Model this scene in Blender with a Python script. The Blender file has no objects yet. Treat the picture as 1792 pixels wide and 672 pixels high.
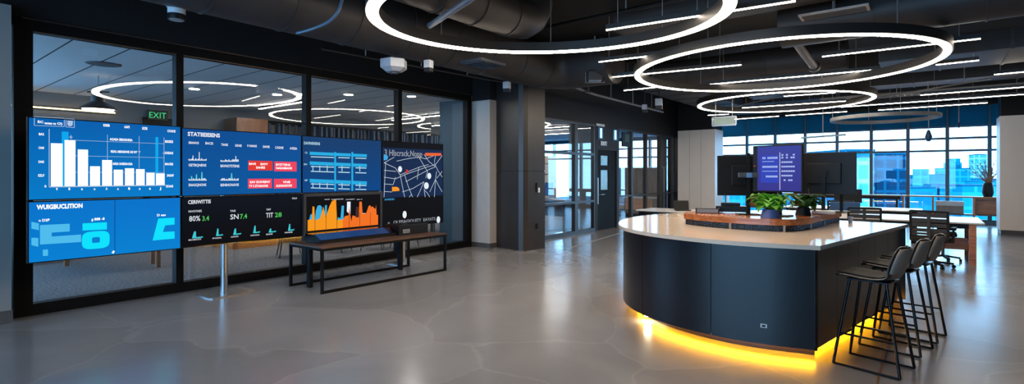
import bpy, bmesh, math, random
from mathutils import Vector, Matrix
random.seed(7)
PI = math.pi
scn = bpy.context.scene
COL = scn.collection
CX, CY, EYE, F, HOR = 8.01, -1.13, 1.6, 920.0, 305.0
CC, SS = .784, .621
def at(px, py, z):                       # where a photo direction meets the level z
    d = (z-EYE)*F/(HOR-py); t = (px-896)/F
    return (CX+d*(CC*t-SS), CY+d*(SS*t+CC), z)
def onx(px, py, X):                      # ... meets the plane x = X
    t = (px-896)/F; d = (X-CX)/(CC*t-SS)
    return (X, CY+d*(SS*t+CC), EYE+(HOR-py)*d/F)
def ond(px, py, d):
    t = (px-896)/F
    return (CX+d*(CC*t-SS), CY+d*(SS*t+CC), EYE+(HOR-py)*d/F)

# ------------------------------------------------------------------ materials
def lin(c):
    c = c/255.0
    return c/12.92 if c <= .04045 else ((c+.055)/1.055)**2.4
def rgb(c): return (lin(c[0]), lin(c[1]), lin(c[2]), 1)
MATS = {}
KS = .74            # brightness the panels are set to
def mat(name, c, rough=.5, metal=0, var=.12, scale=6, bump=0, bscale=60, spec=.5, coat=0):
    if name in MATS: return MATS[name]
    m = bpy.data.materials.new(name); m.use_nodes = True; nt = m.node_tree
    b = nt.nodes['Principled BSDF']
    b.inputs['Roughness'].default_value = rough; b.inputs['Metallic'].default_value = metal
    b.inputs['Specular IOR Level'].default_value = spec; b.inputs['Coat Weight'].default_value = coat
    tc = nt.nodes.new('ShaderNodeTexCoord'); n = nt.nodes.new('ShaderNodeTexNoise')
    n.inputs['Scale'].default_value = scale; n.inputs['Detail'].default_value = 5
    nt.links.new(tc.outputs['Object'], n.inputs['Vector'])
    r = nt.nodes.new('ShaderNodeValToRGB'); L = rgb(c)
    r.color_ramp.elements[0].position = .3; r.color_ramp.elements[1].position = .7
    r.color_ramp.elements[0].color = (L[0]*(1-var), L[1]*(1-var), L[2]*(1-var), 1)
    r.color_ramp.elements[1].color = (min(1, L[0]*(1+var)), min(1, L[1]*(1+var)), min(1, L[2]*(1+var)), 1)
    nt.links.new(n.outputs['Fac'], r.inputs['Fac']); nt.links.new(r.outputs['Color'], b.inputs['Base Color'])
    if bump:
        n2 = nt.nodes.new('ShaderNodeTexNoise'); n2.inputs['Scale'].default_value = bscale
        nt.links.new(tc.outputs['Object'], n2.inputs['Vector'])
        bp = nt.nodes.new('ShaderNodeBump'); bp.inputs['Strength'].default_value = bump; bp.inputs['Distance'].default_value = .01
        nt.links.new(n2.outputs['Fac'], bp.inputs['Height']); nt.links.new(bp.outputs['Normal'], b.inputs['Normal'])
    MATS[name] = m; return m
def emit(name, c, s=1.0, lineared=False, gloss=False):
    if name in MATS: return MATS[name]
    if not lineared: s *= KS
    m = bpy.data.materials.new(name); m.use_nodes = True; nt = m.node_tree
    b = nt.nodes['Principled BSDF']; L = c if lineared else rgb(c)
    L = (L[0], L[1], L[2], 1)
    b.inputs['Base Color'].default_value = (.01, .01, .012, 1) if not gloss else (.02, .02, .02, 1)
    b.inputs['Roughness'].default_value = .35; b.inputs['Specular IOR Level'].default_value = .04
    b.inputs['Emission Color'].default_value = L; b.inputs['Emission Strength'].default_value = s
    MATS[name] = m; return m
def wood(name, c1, c2, axis=0, rough=.4, scale=1.0):
    if name in MATS: return MATS[name]
    m = bpy.data.materials.new(name); m.use_nodes = True; nt = m.node_tree
    b = nt.nodes['Principled BSDF']; b.inputs['Roughness'].default_value = rough
    tc = nt.nodes.new('ShaderNodeTexCoord'); mp = nt.nodes.new('ShaderNodeMapping')
    s = [14*scale]*3; s[axis] = 1.2*scale; mp.inputs['Scale'].default_value = s
    n = nt.nodes.new('ShaderNodeTexNoise'); n.inputs['Scale'].default_value = 2.5; n.inputs['Detail'].default_value = 8
    r = nt.nodes.new('ShaderNodeValToRGB'); r.color_ramp.elements[0].position = .35; r.color_ramp.elements[1].position = .65
    r.color_ramp.elements[0].color = rgb(c1); r.color_ramp.elements[1].color = rgb(c2)
    nt.links.new(tc.outputs['Object'], mp.inputs['Vector']); nt.links.new(mp.outputs['Vector'], n.inputs['Vector'])
    nt.links.new(n.outputs['Fac'], r.inputs['Fac']); nt.links.new(r.outputs['Color'], b.inputs['Base Color'])
    MATS[name] = m; return m
def glass_mat(name, tint=(1, 1, 1), refl=1.0, ior=1.5):
    if name in MATS: return MATS[name]
    m = bpy.data.materials.new(name); m.use_nodes = True; nt = m.node_tree; nt.nodes.clear()
    o = nt.nodes.new('ShaderNodeOutputMaterial'); mx = nt.nodes.new('ShaderNodeMixShader')
    t = nt.nodes.new('ShaderNodeBsdfTransparent'); g = nt.nodes.new('ShaderNodeBsdfGlossy'); fr = nt.nodes.new('ShaderNodeFresnel')
    ge = nt.nodes.new('ShaderNodeNewGeometry'); mr = nt.nodes.new('ShaderNodeMapRange')   # both faces of a pane reflect alike
    mr.inputs['To Min'].default_value = ior; mr.inputs['To Max'].default_value = 1/ior
    nt.links.new(ge.outputs['Backfacing'], mr.inputs['Value']); nt.links.new(mr.outputs['Result'], fr.inputs['IOR'])
    t.inputs['Color'].default_value = (*tint, 1)
    g.inputs['Roughness'].default_value = .0; g.inputs['Color'].default_value = (refl, refl, refl, 1)
    # the same faint ripple every float pane has
    nt.links.new(fr.outputs['Fac'], mx.inputs['Fac']); nt.links.new(t.outputs['BSDF'], mx.inputs[1])
    nt.links.new(g.outputs['BSDF'], mx.inputs[2]); nt.links.new(mx.outputs['Shader'], o.inputs['Surface'])
    MATS[name] = m; return m
def floor_mat():
    m = bpy.data.materials.new('polished_concrete'); m.use_nodes = True; nt = m.node_tree; N = nt.nodes; K = nt.links
    b = N['Principled BSDF']; tc = N.new('ShaderNodeTexCoord')
    n1 = N.new('ShaderNodeTexNoise'); n1.inputs['Scale'].default_value = .9; n1.inputs['Detail'].default_value = 4; n1.inputs['Roughness'].default_value = .5
    n1.inputs['Distortion'].default_value = .7
    r = N.new('ShaderNodeValToRGB'); r.color_ramp.elements[0].position = .2; r.color_ramp.elements[1].position = .8
    r.color_ramp.elements[0].color = rgb((120, 119, 122)); r.color_ramp.elements[1].color = rgb((134, 132, 134))
    K.new(tc.outputs['Object'], n1.inputs['Vector']); K.new(n1.outputs['Fac'], r.inputs['Fac'])
    # pours of slightly different tone, meeting in thin pale veins
    wn = N.new('ShaderNodeTexNoise'); wn.inputs['Scale'].default_value = .7; wn.inputs['Detail'].default_value = 4; K.new(tc.outputs['Object'], wn.inputs['Vector'])
    wm = N.new('ShaderNodeMix'); wm.data_type = 'RGBA'; wm.blend_type = 'ADD'; wm.inputs['Factor'].default_value = .9
    K.new(tc.outputs['Object'], wm.inputs['A']); K.new(wn.outputs['Color'], wm.inputs['B'])
    ve = N.new('ShaderNodeTexVoronoi'); ve.feature = 'DISTANCE_TO_EDGE'; ve.inputs['Scale'].default_value = .55; K.new(wm.outputs['Result'], ve.inputs['Vector'])
    vc = N.new('ShaderNodeTexVoronoi'); vc.inputs['Scale'].default_value = .55; K.new(wm.outputs['Result'], vc.inputs['Vector'])
    vr = N.new('ShaderNodeValToRGB'); vr.color_ramp.elements[0].position = .0; vr.color_ramp.elements[1].position = .012
    vr.color_ramp.elements[0].color = (.11, .11, .11, 1); vr.color_ramp.elements[1].color = (0, 0, 0, 1)
    K.new(ve.outputs['Distance'], vr.inputs['Fac'])
    sc_ = N.new('ShaderNodeSeparateColor'); K.new(vc.outputs['Color'], sc_.inputs[0])
    tr_ = N.new('ShaderNodeMapRange'); tr_.inputs['To Min'].default_value = .87; tr_.inputs['To Max'].default_value = 1.04; K.new(sc_.outputs[0], tr_.inputs['Value'])
    ml = N.new('ShaderNodeMix'); ml.data_type = 'RGBA'; ml.blend_type = 'MULTIPLY'; ml.inputs['Factor'].default_value = 1
    K.new(r.outputs['Color'], ml.inputs['A']); K.new(tr_.outputs['Result'], ml.inputs['B'])
    mx = N.new('ShaderNodeMix'); mx.data_type = 'RGBA'; mx.inputs['B'].default_value = rgb((185, 180, 175))
    K.new(vr.outputs['Color'], mx.inputs['Factor']); K.new(ml.outputs['Result'], mx.inputs['A']); K.new(mx.outputs['Result'], b.inputs['Base Color'])
    n3 = N.new('ShaderNodeTexNoise'); n3.inputs['Scale'].default_value = 2.2; n3.inputs['Detail'].default_value = 6; K.new(tc.outputs['Object'], n3.inputs['Vector'])
    rr = N.new('ShaderNodeMapRange'); rr.inputs['To Min'].default_value = .15; rr.inputs['To Max'].default_value = .27
    K.new(n3.outputs['Fac'], rr.inputs['Value']); K.new(rr.outputs['Result'], b.inputs['Roughness'])
    n4 = N.new('ShaderNodeTexNoise'); n4.inputs['Scale'].default_value = 9; n4.inputs['Detail'].default_value = 6; K.new(tc.outputs['Object'], n4.inputs['Vector'])
    bp = N.new('ShaderNodeBump'); bp.inputs['Strength'].default_value = .035; bp.inputs['Distance'].default_value = .02
    K.new(n4.outputs['Fac'], bp.inputs['Height']); K.new(bp.outputs['Normal'], b.inputs['Normal'])
    b.inputs['Specular IOR Level'].default_value = .75
    return m
def grid_facade(name, base, win, sx, sz, ws=.0):
    m = bpy.data.materials.new(name); m.use_nodes = True; nt = m.node_tree; N = nt.nodes; K = nt.links
    b = N['Principled BSDF']; b.inputs['Roughness'].default_value = .8; b.inputs['Specular IOR Level'].default_value = .05; tc = N.new('ShaderNodeTexCoord')
    br = N.new('ShaderNodeTexBrick'); br.offset = 0; br.inputs['Scale'].default_value = 1
    br.inputs['Brick Width'].default_value = sx; br.inputs['Row Height'].default_value = sz; br.inputs['Mortar Size'].default_value = sz*.12
    br.inputs['Color1'].default_value = rgb(base); br.inputs['Color2'].default_value = rgb([min(255, int(v*1.12)) for v in base]); br.inputs['Mortar'].default_value = rgb(win)
    sp = N.new('ShaderNodeSeparateXYZ'); cb = N.new('ShaderNodeCombineXYZ'); ad = N.new('ShaderNodeMath'); ad.operation = 'ADD'
    K.new(tc.outputs['Object'], sp.inputs[0]); K.new(sp.outputs['X'], ad.inputs[0]); K.new(sp.outputs['Y'], ad.inputs[1])
    K.new(ad.outputs[0], cb.inputs['X']); K.new(sp.outputs['Z'], cb.inputs['Y']); K.new(cb.outputs[0], br.inputs['Vector'])
    K.new(br.outputs['Color'], b.inputs['Base Color'])
    return m

# ------------------------------------------------------------------ mesh builder
class MB:
    def __init__(s): s.bm = bmesh.new()
    def box(s, c, d, rz=0, bev=0, rx=0, ry=0):
        M = Matrix.Translation(c) @ Matrix.Rotation(rz, 4, 'Z') @ Matrix.Rotation(ry, 4, 'Y') @ Matrix.Rotation(rx, 4, 'X') @ Matrix.Diagonal((d[0], d[1], d[2], 1))
        t = bmesh.new(); bmesh.ops.create_cube(t, size=1, matrix=M)
        if bev: bmesh.ops.bevel(t, geom=t.edges[:], offset=bev, segments=2, affect='EDGES', profile=.6)
        s.join(t); return s
    def bb(s, x0, x1, y0, y1, z0, z1, bev=0):
        return s.box(((x0+x1)/2, (y0+y1)/2, (z0+z1)/2), (abs(x1-x0), abs(y1-y0), abs(z1-z0)), bev=bev)
    def join(s, t):
        me = bpy.data.meshes.new('tmp'); t.to_mesh(me); t.free(); s.bm.from_mesh(me); bpy.data.meshes.remove(me)
    def mesh(s, me, M=None):
        n0 = len(s.bm.verts); s.bm.from_mesh(me); s.bm.verts.ensure_lookup_table()
        if M: bmesh.ops.transform(s.bm, matrix=M, verts=s.bm.verts[n0:])
    def tube(s, pts, r, seg=8, closed=False, caps=True, rr=None):
        pts = [Vector(p) for p in pts]; n = len(pts); rings = []
        up = Vector((0, 0, 1)); prev = None
        for i, p in enumerate(pts):
            if closed: d = (pts[(i+1) % n]-pts[i-1])
            elif i == 0: d = pts[1]-p
            elif i == n-1: d = p-pts[i-1]
            else: d = (pts[i+1]-p).normalized()+(p-pts[i-1]).normalized()
            d.normalize()
            if prev is None: a = up.cross(d) if abs(d.z) < .95 else Vector((1, 0, 0)).cross(d)
            else: a = prev-d*prev.dot(d)
            a.normalize(); prev = a; b = d.cross(a)
            q = rr[i] if rr else r
            rings.append([s.bm.verts.new(p+(a*math.cos(2*PI*k/seg)+b*math.sin(2*PI*k/seg))*q) for k in range(seg)])
        m = n if closed else n-1
        for i in range(m):
            A, B = rings[i], rings[(i+1) % n]
            for k in range(seg): s.bm.faces.new((A[k], A[(k+1) % seg], B[(k+1) % seg], B[k]))
        if caps and not closed: s.bm.faces.new(rings[0][::-1]); s.bm.faces.new(rings[-1])
        return s
    def bar(s, p0, p1, w, h=None):       # rectangular bar between two points
        p0, p1 = Vector(p0), Vector(p1); h = h or w; d = p1-p0; L = d.length; d.normalize()
        up = Vector((0, 0, 1)) if abs(d.z) < .95 else Vector((0, 1, 0))
        a = up.cross(d).normalized(); b = d.cross(a)
        M = Matrix(((a.x, b.x, d.x, (p0.x+p1.x)/2), (a.y, b.y, d.y, (p0.y+p1.y)/2), (a.z, b.z, d.z, (p0.z+p1.z)/2), (0, 0, 0, 1)))
        bmesh.ops.create_cube(s.bm, size=1, matrix=M @ Matrix.Diagonal((w, h, L, 1))); return s
    def lathe(s, prof, c, seg=24, sy=1, rz=0, cap=True):
        rings = []
        for (r, z) in prof:
            if r < 1e-5: rings.append([s.bm.verts.new((c[0], c[1], c[2]+z))])
            else: rings.append([s.bm.verts.new((c[0]+r*math.cos(2*PI*k/seg+rz), c[1]+sy*r*math.sin(2*PI*k/seg+rz), c[2]+z)) for k in range(seg)])
        for A, B in zip(rings[:-1], rings[1:]):
            for k in range(seg):
                f = [A[k % len(A)], A[(k+1) % len(A)], B[(k+1) % len(B)], B[k % len(B)]]
                f = list(dict.fromkeys(f))
                if len(f) > 2: s.bm.faces.new(f)
        if cap and len(rings[0]) > 1: s.bm.faces.new(rings[0][::-1])
        if cap and len(rings[-1]) > 1: s.bm.faces.new(rings[-1])
        return s
    def prism(s, pts, z0, z1):
        a = [s.bm.verts.new((x, y, z0)) for x, y in pts]; b = [s.bm.verts.new((x, y, z1)) for x, y in pts]; n = len(pts)
        s.bm.faces.new(a[::-1]); s.bm.faces.new(b)
        for i in range(n): s.bm.faces.new((a[i], a[(i+1) % n], b[(i+1) % n], b[i]))
        return s
    def strip(s, pts, th, z0, z1):       # a bent sheet following pts, thickness th to the left of travel
        off = offset(pts, th, False)
        a = pts+off[::-1]; return s.prism(a, z0, z1)
    def polyx(s, pts, X, th=.002):       # flat polygon lying on a plane x = X, given as (y, z)
        a = [s.bm.verts.new((X, y, z)) for y, z in pts]; b = [s.bm.verts.new((X-th, y, z)) for y, z in pts]; n = len(pts)
        s.bm.faces.new(a); s.bm.faces.new(b[::-1])
        for i in range(n): s.bm.faces.new((a[i], b[i], b[(i+1) % n], a[(i+1) % n]))
        return s
    def text(s, txt, h, M, width=None, bold=0):
        cu = bpy.data.curves.new('t', 'FONT'); cu.body = txt; cu.size = 1; cu.resolution_u = 2; cu.offset = bold; cu.extrude = .004
        o = bpy.data.objects.new('t', cu); me = bpy.data.meshes.new_from_object(o)
        if len(me.vertices):
            xs = [v.co.x for v in me.vertices]; w = max(xs)-min(xs); k = h/.72
            kx = (width/w) if width else k
            s.mesh(me, M @ Matrix.Diagonal((kx, k, k, 1)) @ Matrix.Translation((-min(xs), 0, 0)))
        bpy.data.meshes.remove(me); bpy.data.objects.remove(o); bpy.data.curves.remove(cu); return s
    def textx(s, txt, px, py, px2, hpx, X=None, bold=.02):   # writing on the video wall, left baseline at px,py, to px2
        X = X or SX; a = onx(px, py, X); b = onx(px2, py, X); q = onx(px, py-hpx, X)
        M = Matrix.Translation(a) @ Matrix(((0, 0, 1, 0), (1, 0, 0, 0), (0, 1, 0, 0), (0, 0, 0, 1)))
        return s.text(txt, q[2]-a[2], M, width=b[1]-a[1], bold=bold)
def offset(pts, d, closed=True):
    out = []; n = len(pts)
    for i in range(n):
        p = Vector(pts[i]); a = Vector(pts[i-1]) if (closed or i > 0) else None; b = Vector(pts[(i+1) % n]) if (closed or i < n-1) else None
        def nr(u, v): e = (v-u).normalized(); return Vector((-e.y, e.x))
        if a is None: m = nr(p, b); out.append(tuple(p+m*d)); continue
        if b is None: m = nr(a, p); out.append(tuple(p+m*d)); continue
        n1, n2 = nr(a, p), nr(p, b); m = n1+n2; m = m/ max(.35, m.dot(n1)) if m.length > 1e-6 else n1
        out.append(tuple(p+m*d))
    return out
def smooth_curve(pts, k=6, closed=False):
    out = []; n = len(pts)
    for i in range(n if closed else n-1):
        g = lambda j: Vector(pts[j % n]) if closed else Vector(pts[max(0, min(n-1, j))])
        p0, p1, p2, p3 = g(i-1), g(i), g(i+1), g(i+2)
        for q in range(k):
            t = q/k
            out.append(tuple(.5*((2*p1)+(p2-p0)*t+(2*p0-5*p1+4*p2-p3)*t*t+(3*p1-p0-3*p2+p3)*t**3)))
    if not closed: out.append(tuple(pts[-1]))
    return out
def root_of(o):
    while o.parent: o = o.parent
    return o
def obj(name, mb, m, parent=None, smooth=False, local=False, origin=None):
    bm = mb.bm
    if parent is not None and not local:
        r = root_of(parent)
        bmesh.ops.transform(bm, matrix=(Matrix.Translation(r.location) @ Matrix.Rotation(r.rotation_euler.z, 4, 'Z')).inverted(), verts=bm.verts)
    if parent is None and origin is not None: bmesh.ops.translate(bm, vec=-Vector(origin), verts=bm.verts)
    bmesh.ops.recalc_face_normals(bm, faces=bm.faces)
    me = bpy.data.meshes.new(name); bm.to_mesh(me); bm.free()
    if smooth:
        for p in me.polygons: p.use_smooth = True
        try: me.set_sharp_from_angle(angle=math.radians(40))
        except Exception: pass
    me.materials.append(m)
    o = bpy.data.objects.new(name, me); COL.objects.link(o)
    if parent is not None: o.parent = parent
    elif origin is not None: o.location = origin
    return o
def thing(name, label, cat, loc=(0, 0, 0), rz=0, group=None):
    o = bpy.data.objects.new(name, None); o.empty_display_size = .2; COL.objects.link(o); o.location = loc; o.rotation_euler = (0, 0, rz)
    return tag(o, label, cat, group)
def tag(o, label, cat, group=None, kind=None):
    o['label'] = label; o['category'] = cat
    if group: o['group'] = group
    if kind: o['kind'] = kind
    return o
def struct(name, mb, m, parent=None):
    o = obj(name, mb, m, parent)
    if parent is None: o['kind'] = 'structure'
    return o
def sroot(name, loc=(0, 0, 0)):
    o = bpy.data.objects.new(name, None); COL.objects.link(o); o.location = loc; o['kind'] = 'structure'; return o
def dup(root, loc=None, rz=None, label=None, group=None):
    r = root.copy(); COL.objects.link(r)
    if loc is not None: r.location = loc
    if rz is not None: r.rotation_euler = (0, 0, rz)
    if label: r['label'] = label
    if group: r['group'] = group
    for ch in list(root.children):
        c = ch.copy(); COL.objects.link(c); c.parent = r
        for g in ch.children:
            d = g.copy(); COL.objects.link(d); d.parent = c
    return r

# palette
M_floor = floor_mat()
M_blackframe = mat('black_anodised_frame', (6, 6, 8), .6, 0, .1, spec=.15)
M_dark = mat('charcoal_wall_paint', (38, 35, 34), .7, 0, .08, 3)
M_black = mat('matt_black_plastic', (10, 10, 11), .5, 0, .1, spec=.3)
M_gloss = mat('gloss_black', (8, 8, 10), .12)
M_ceil = mat('black_painted_soffit', (8, 8, 11), .8, 0, .3, 1.5)
M_white = mat('white_painted_panel', (226, 217, 208), .45, 0, .03, 2)
M_grey = mat('grey_plaster', (128, 128, 128), .7, 0, .05, 2)
M_steel = mat('brushed_steel', (170, 172, 176), .28, 1, .08, 30)
M_duct = mat('grey_painted_duct', (50, 47, 47), .5, 0, .15, 4)
M_wire = mat('suspension_wire', (160, 160, 160), .4, .3)
M_wood = wood('warm_oak', (146, 86, 44), (190, 118, 66), 0, .35)
M_woodY = wood('warm_oak_lengthwise', (128, 70, 34), (172, 102, 56), 1, .35)
M_glass = glass_mat('partition_glass', (.93, .97, 1.0), 1, 1.5)
M_outglass = glass_mat('facade_glass', (.9, .96, 1.0), .6, 1.45)
M_led = emit('warm_led_diffuser', (1, .85, .67), 33, True)
M_led2 = emit('warm_line_diffuser', (1, .86, .70), 21, True)

# ------------------------------------------------------------------ room shell
H = 4.3
struct('floor', MB().bb(0.02, 12.8, -5.2, 21.3, -.15, 0), M_floor)
# carpet behind the glass wall
def carpet():
    m = mat('grey_loop_carpet', (104, 102, 103), .95, 0, .55, 30, .5, 160); return m
struct('floor', MB().bb(-6.15, .02, -5.2, 12.4, -.15, 0).bb(-9.2, .02, 12.4, 21.3, -.15, 0), carpet())
struct('ceiling', MB().bb(0, 12.8, -5.2, 21.3, H, H+.15), M_ceil)
M_tile = bpy.data.materials.new('pale_ceiling_tiles'); M_tile.use_nodes = True
_n = M_tile.node_tree; _b = _n.nodes['Principled BSDF']; _b.inputs['Roughness'].default_value = .8
_t = _n.nodes.new('ShaderNodeTexCoord'); _k = _n.nodes.new('ShaderNodeTexBrick'); _k.offset = .5
_k.inputs['Color1'].default_value = rgb((205, 205, 205)); _k.inputs['Color2'].default_value = rgb((196, 198, 200)); _k.inputs['Mortar'].default_value = rgb((25, 28, 32))
_k.inputs['Scale'].default_value = 1; _k.inputs['Brick Width'].default_value = 30; _k.inputs['Row Height'].default_value = .6; _k.inputs['Mortar Size'].default_value = .012
_mp = _n.nodes.new('ShaderNodeMapping'); _mp.inputs['Rotation'].default_value = (0, 0, 0)
_n.links.new(_t.outputs['Object'], _mp.inputs[0]); _n.links.new(_mp.outputs[0], _k.inputs['Vector']); _n.links.new(_k.outputs['Color'], _b.inputs['Base Color'])
struct('ceiling', MB().bb(-6.15, 0, -5.2, 12.4, 3.27, 3.4).bb(-9.2, 0, 12.4, 21.3, 3.27, 3.4), M_tile)
struct('ceiling', MB().bb(0, .6, 8.3, 18.4, 3.1, 3.24), M_grey)
# upper wall over the glass partitions
struct('wall_left', MB().bb(-.15, 0.02, -5.2, 8.3, 3.36, H).bb(-.15, .02, -5.2, -.02, 0, 3.36), M_ceil)
struct('wall_left', MB().bb(.5, .66, 8.2, 18.4, 3.0, H), M_dark)
struct('wall_left', MB().bb(-.1, .95, 18.2, 18.4, 0, H), M_dark)
struct('wall_right', MB().bb(12.8, 13, -5.2, 21.3, 0, H), M_grey)
struct('wall_back', MB().bb(-9.2, 13, -5.4, -5.2, 0, .5).bb(-9.2, 13, -5.4, -5.2, 3.1, H).bb(-.4, .6, -5.4, -5.2, .5, 3.1).bb(9.6, 13, -5.4, -5.2, .5, 3.1), M_dark)
struct('wall_front', MB().bb(-9.2, 13, 20.95, 21.2, 3.8, H), M_ceil)
struct('wall_left', MB().bb(-6.15, -6, .2, 12.6, 0, 3.3).bb(-6.15, -6, -5.2, .2, 0, .3).bb(-6.15, -6, -5.2, .2, 3.1, 3.3), M_grey)
r = sroot('window_60', (-6.05, -5.2, 0))  # unseen window added to let bluish daylight into the back room
obj('window_frame', MB().bb(-6.1, -6.0, -5.2, -5.1, .3, 3.1).bb(-6.1, -6.0, -2.55, -2.45, .3, 3.1).bb(-6.1, -6.0, .1, .2, .3, 3.1), M_blackframe, r); obj('glass', MB().bb(-6.055, -6.045, -5.1, .1, .3, 3.1), M_outglass, r)
struct('wall_left', MB().bb(-9.4, -9.2, 12.4, 21.3, 0, 3.3).bb(-9.2, -6, 12.4, 12.6, 0, 3.3), M_grey)
M_teal = mat('teal_painted_wall', (36, 60, 72), .6, 0, .06)
struct('wall_left', MB().bb(-.85, -.06, 7.36, 7.6, 0, 3.27), M_teal)
# grey column hard against the left edge of the glass
c = sroot('trim_1'); obj('column', MB().bb(.0, .27, -1.5, -.04, .14, 3.42), M_grey, c); obj('skirting', MB().bb(0.0, .285, -1.5, -.03, 0, .14), mat('grey_skirting', (74, 72, 72), .5), c)
# pale stub wall after the glass
M_pale = mat('pale_grey_plaster', (176, 170, 165), .7, 0, .03)
c = sroot('trim_2'); obj('stub_wall', MB().bb(.02, .56, 7.5, 8.0, .1, 3.22), M_pale, c); obj('skirting', MB().bb(.02, .57, 7.49, 8.0, 0, .1), mat('grey_skirting', (74, 72, 72), .5), c)
obj('upper_wall', MB().bb(.02, .55, 7.52, 8.0, 3.22, H), M_ceil, c)
# dark square column
M_colm = mat('charcoal_cladding', (46, 42, 41), .35, 0, .05)
c = sroot('trim_3'); mb = MB()
o = [(.56, 7.72), (1.30, 7.56), (1.39, 7.60), (1.44, 7.70), (1.50, 8.24), (.56, 8.5)]
obj('lower_cladding', MB().prism(o, 0, 1.66), M_colm, c); obj('upper_cladding', MB().prism(o, 1.672, H), M_colm, c)
obj('shadow_gap', MB().prism(offset(o, .012), 1.655, 1.68), M_black, c)
# switch plate and socket on the column
sw = thing('wall_switch', 'small white switch beside a black sensor on the charcoal column', 'switch', (1.475, 7.95, 1.25))
q = onx(937, 333, 1.475)
obj('plate', MB().box((1.487, 8.03, q[2]), (.02, .05, .1), rz=-.11, bev=.003), mat('white_plastic', (220, 222, 224), .35), sw)
obj('sensor', MB().box((1.482, 7.96, q[2]+.06), (.02, .025, .2), rz=-.11, bev=.003), M_black, sw)
ws = thing('wall_socket', 'black socket low on the charcoal column', 'socket', (1.48, 7.97, .45))
obj('plate', MB().box((1.482, 7.97, .5), (.02, .05, .12), rz=-.11, bev=.003), M_black, ws)

# glass partition on the left: four bays
ys = [.08, 1.66, 3.55, 5.45, 7.42]
for i in range(4):
    w = sroot('window_%d' % (i+1), (0, ys[i], 0)); y0, y1 = ys[i], ys[i+1]; m = .045 if i < 3 else .09
    m0 = .09 if i == 0 else .045
    fr = MB().bb(-.08, .06, y0-(.07 if i == 0 else 0), y0+m0, 0, 3.36).bb(-.08, .06, y1-m, y1+(.04 if i == 3 else 0), 0, 3.36).bb(-.08, .06, y0+m0, y1-m, 0, .13).bb(-.08, .06, y0+m0, y1-m, 3.22, 3.36)
    obj('window_frame', fr, M_blackframe, w); obj('glass', MB().bb(-.016, -.006, y0+m0, y1-m, .13, 3.22), M_glass, w)
    obj('bead', MB().bb(.06, .066, y0+m0, y1-m, 3.215, 3.222).bb(.06, .066, y0, y1, 3.35, 3.36), mat('bronze_bead', (110, 95, 85), .35, .8), w)
# office partition further along, with door
XO = .6
def bay(n, y0, y1, rails, post=.05):
    w = sroot('window_%d' % n, (XO, y0, 0)); f = MB().bb(XO-.06, XO+.05, y0, y0+post, 0, 3.0).bb(XO-.06, XO+.05, y1-post, y1, 0, 3.0)
    for z, h in rails: f.bb(XO-.06, XO+.05, y0+post, y1-post, z, z+h)
    obj('window_frame', f, mat('dark_bronze_frame', (52, 47, 45), .4, .3), w); obj('glass', MB().bb(XO-.01, XO, y0+post, y1-post, .1, 2.95), M_glass, w)
R3 = [(0, .09), (.82, .06), (2.12, .07), (2.94, .06)]
bay(5, 8.3, 10.95, R3, .09); bay(6, 10.95, 11.95, R3, .07)
for k, (a, b) in enumerate(((13.35, 14.3), (14.3, 15.4), (15.4, 16.55), (16.55, 17.8), (17.8, 18.2))):
    bay(7+k, a, b, [(0, .09), (.9, .05), (2.94, .06)], .06)
d = sroot('door_1', (XO, 12.65, 0))
M_door = mat('black_blue_door', (12, 14, 19), .7, spec=.2)
obj('door_frame', MB().bb(XO-.06, XO+.06, 11.95, 12.06, 0, 3.0).bb(XO-.06, XO+.06, 13.22, 13.35, 0, 3.0).bb(XO-.06, XO+.06, 12.06, 13.22, 2.3, 3.0), mat('grey_door_frame', (40, 38, 38), .6, spec=.3), d)
leaf = MB().bb(XO-.02, XO+.03, 12.07, 12.3, .01, 2.3).bb(XO-.02, XO+.03, 12.75, 13.21, .01, 2.3).bb(XO-.02, XO+.03, 12.3, 12.75, .01, 1.15).bb(XO-.02, XO+.03, 12.3, 12.75, 2.14, 2.3).bb(XO-.02, XO+.03, 12.3, 12.75, 1.72, 1.86)
lf = obj('door_leaf', leaf, M_door, d)
obj('glass', MB().bb(XO, XO+.01, 12.3, 12.75, 1.15, 1.72).bb(XO, XO+.01, 12.3, 12.75, 1.86, 2.14), mat('frosted_vision_panel', (120, 165, 180), .25), lf)
obj('door_handle', MB().tube([(XO+.03, 12.2, 1.02), (XO+.09, 12.2, 1.02), (XO+.09, 12.42, 1.02)], .014).lathe([(.03, 0), (.03, .01)], (XO+.03, 12.2, 1.01)), M_steel, lf)
obj('push_plate', MB().bb(XO+.03, XO+.036, 12.1, 12.16, .75, 1.5), mat('pale_plate', (150, 175, 190), .3), lf)
# lit blue door signs above
for k, (yy, lab) in enumerate(((12.22, 'glowing blue vertical light above the dark office door, nearer the charcoal column'), (13.1, 'glowing blue vertical light above the dark office door, nearer the far windows'))):
    s = thing('sign_light', lab, 'light', (XO+.06, yy, 2.75), 0, 'blue lights above the office door')
    obj('backplate', MB().bb(XO+.06, XO+.075, yy-.16, yy+.16, 2.6, 2.95), mat('navy_backplate', (10, 30, 80), .4), s)
    obj('lens', MB().bb(XO+.075, XO+.09, yy-.045, yy+.045, 2.64, 2.91), emit('blue_sign_glow', (.18, .62, 1), 3.2, True), s)
es = thing('exit_sign', 'small pale sign lettered above the dark office door', 'sign', (XO+.07, 12.4, 2.45))
obj('panel', MB().bb(XO+.06, XO+.075, 12.2, 12.6, 2.42, 2.56), mat('sign_dark_grey', (70, 72, 76), .4), es)
TX = Matrix(((0, 0, 1, 0), (1, 0, 0, 0), (0, 1, 0, 0), (0, 0, 0, 1)))
obj('lettering', MB().text('EXIT', .11, Matrix.Translation((XO+.077, 12.24, 2.435)) @ TX, width=.32), emit('sign_white', (230, 235, 240), .9), es)
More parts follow.
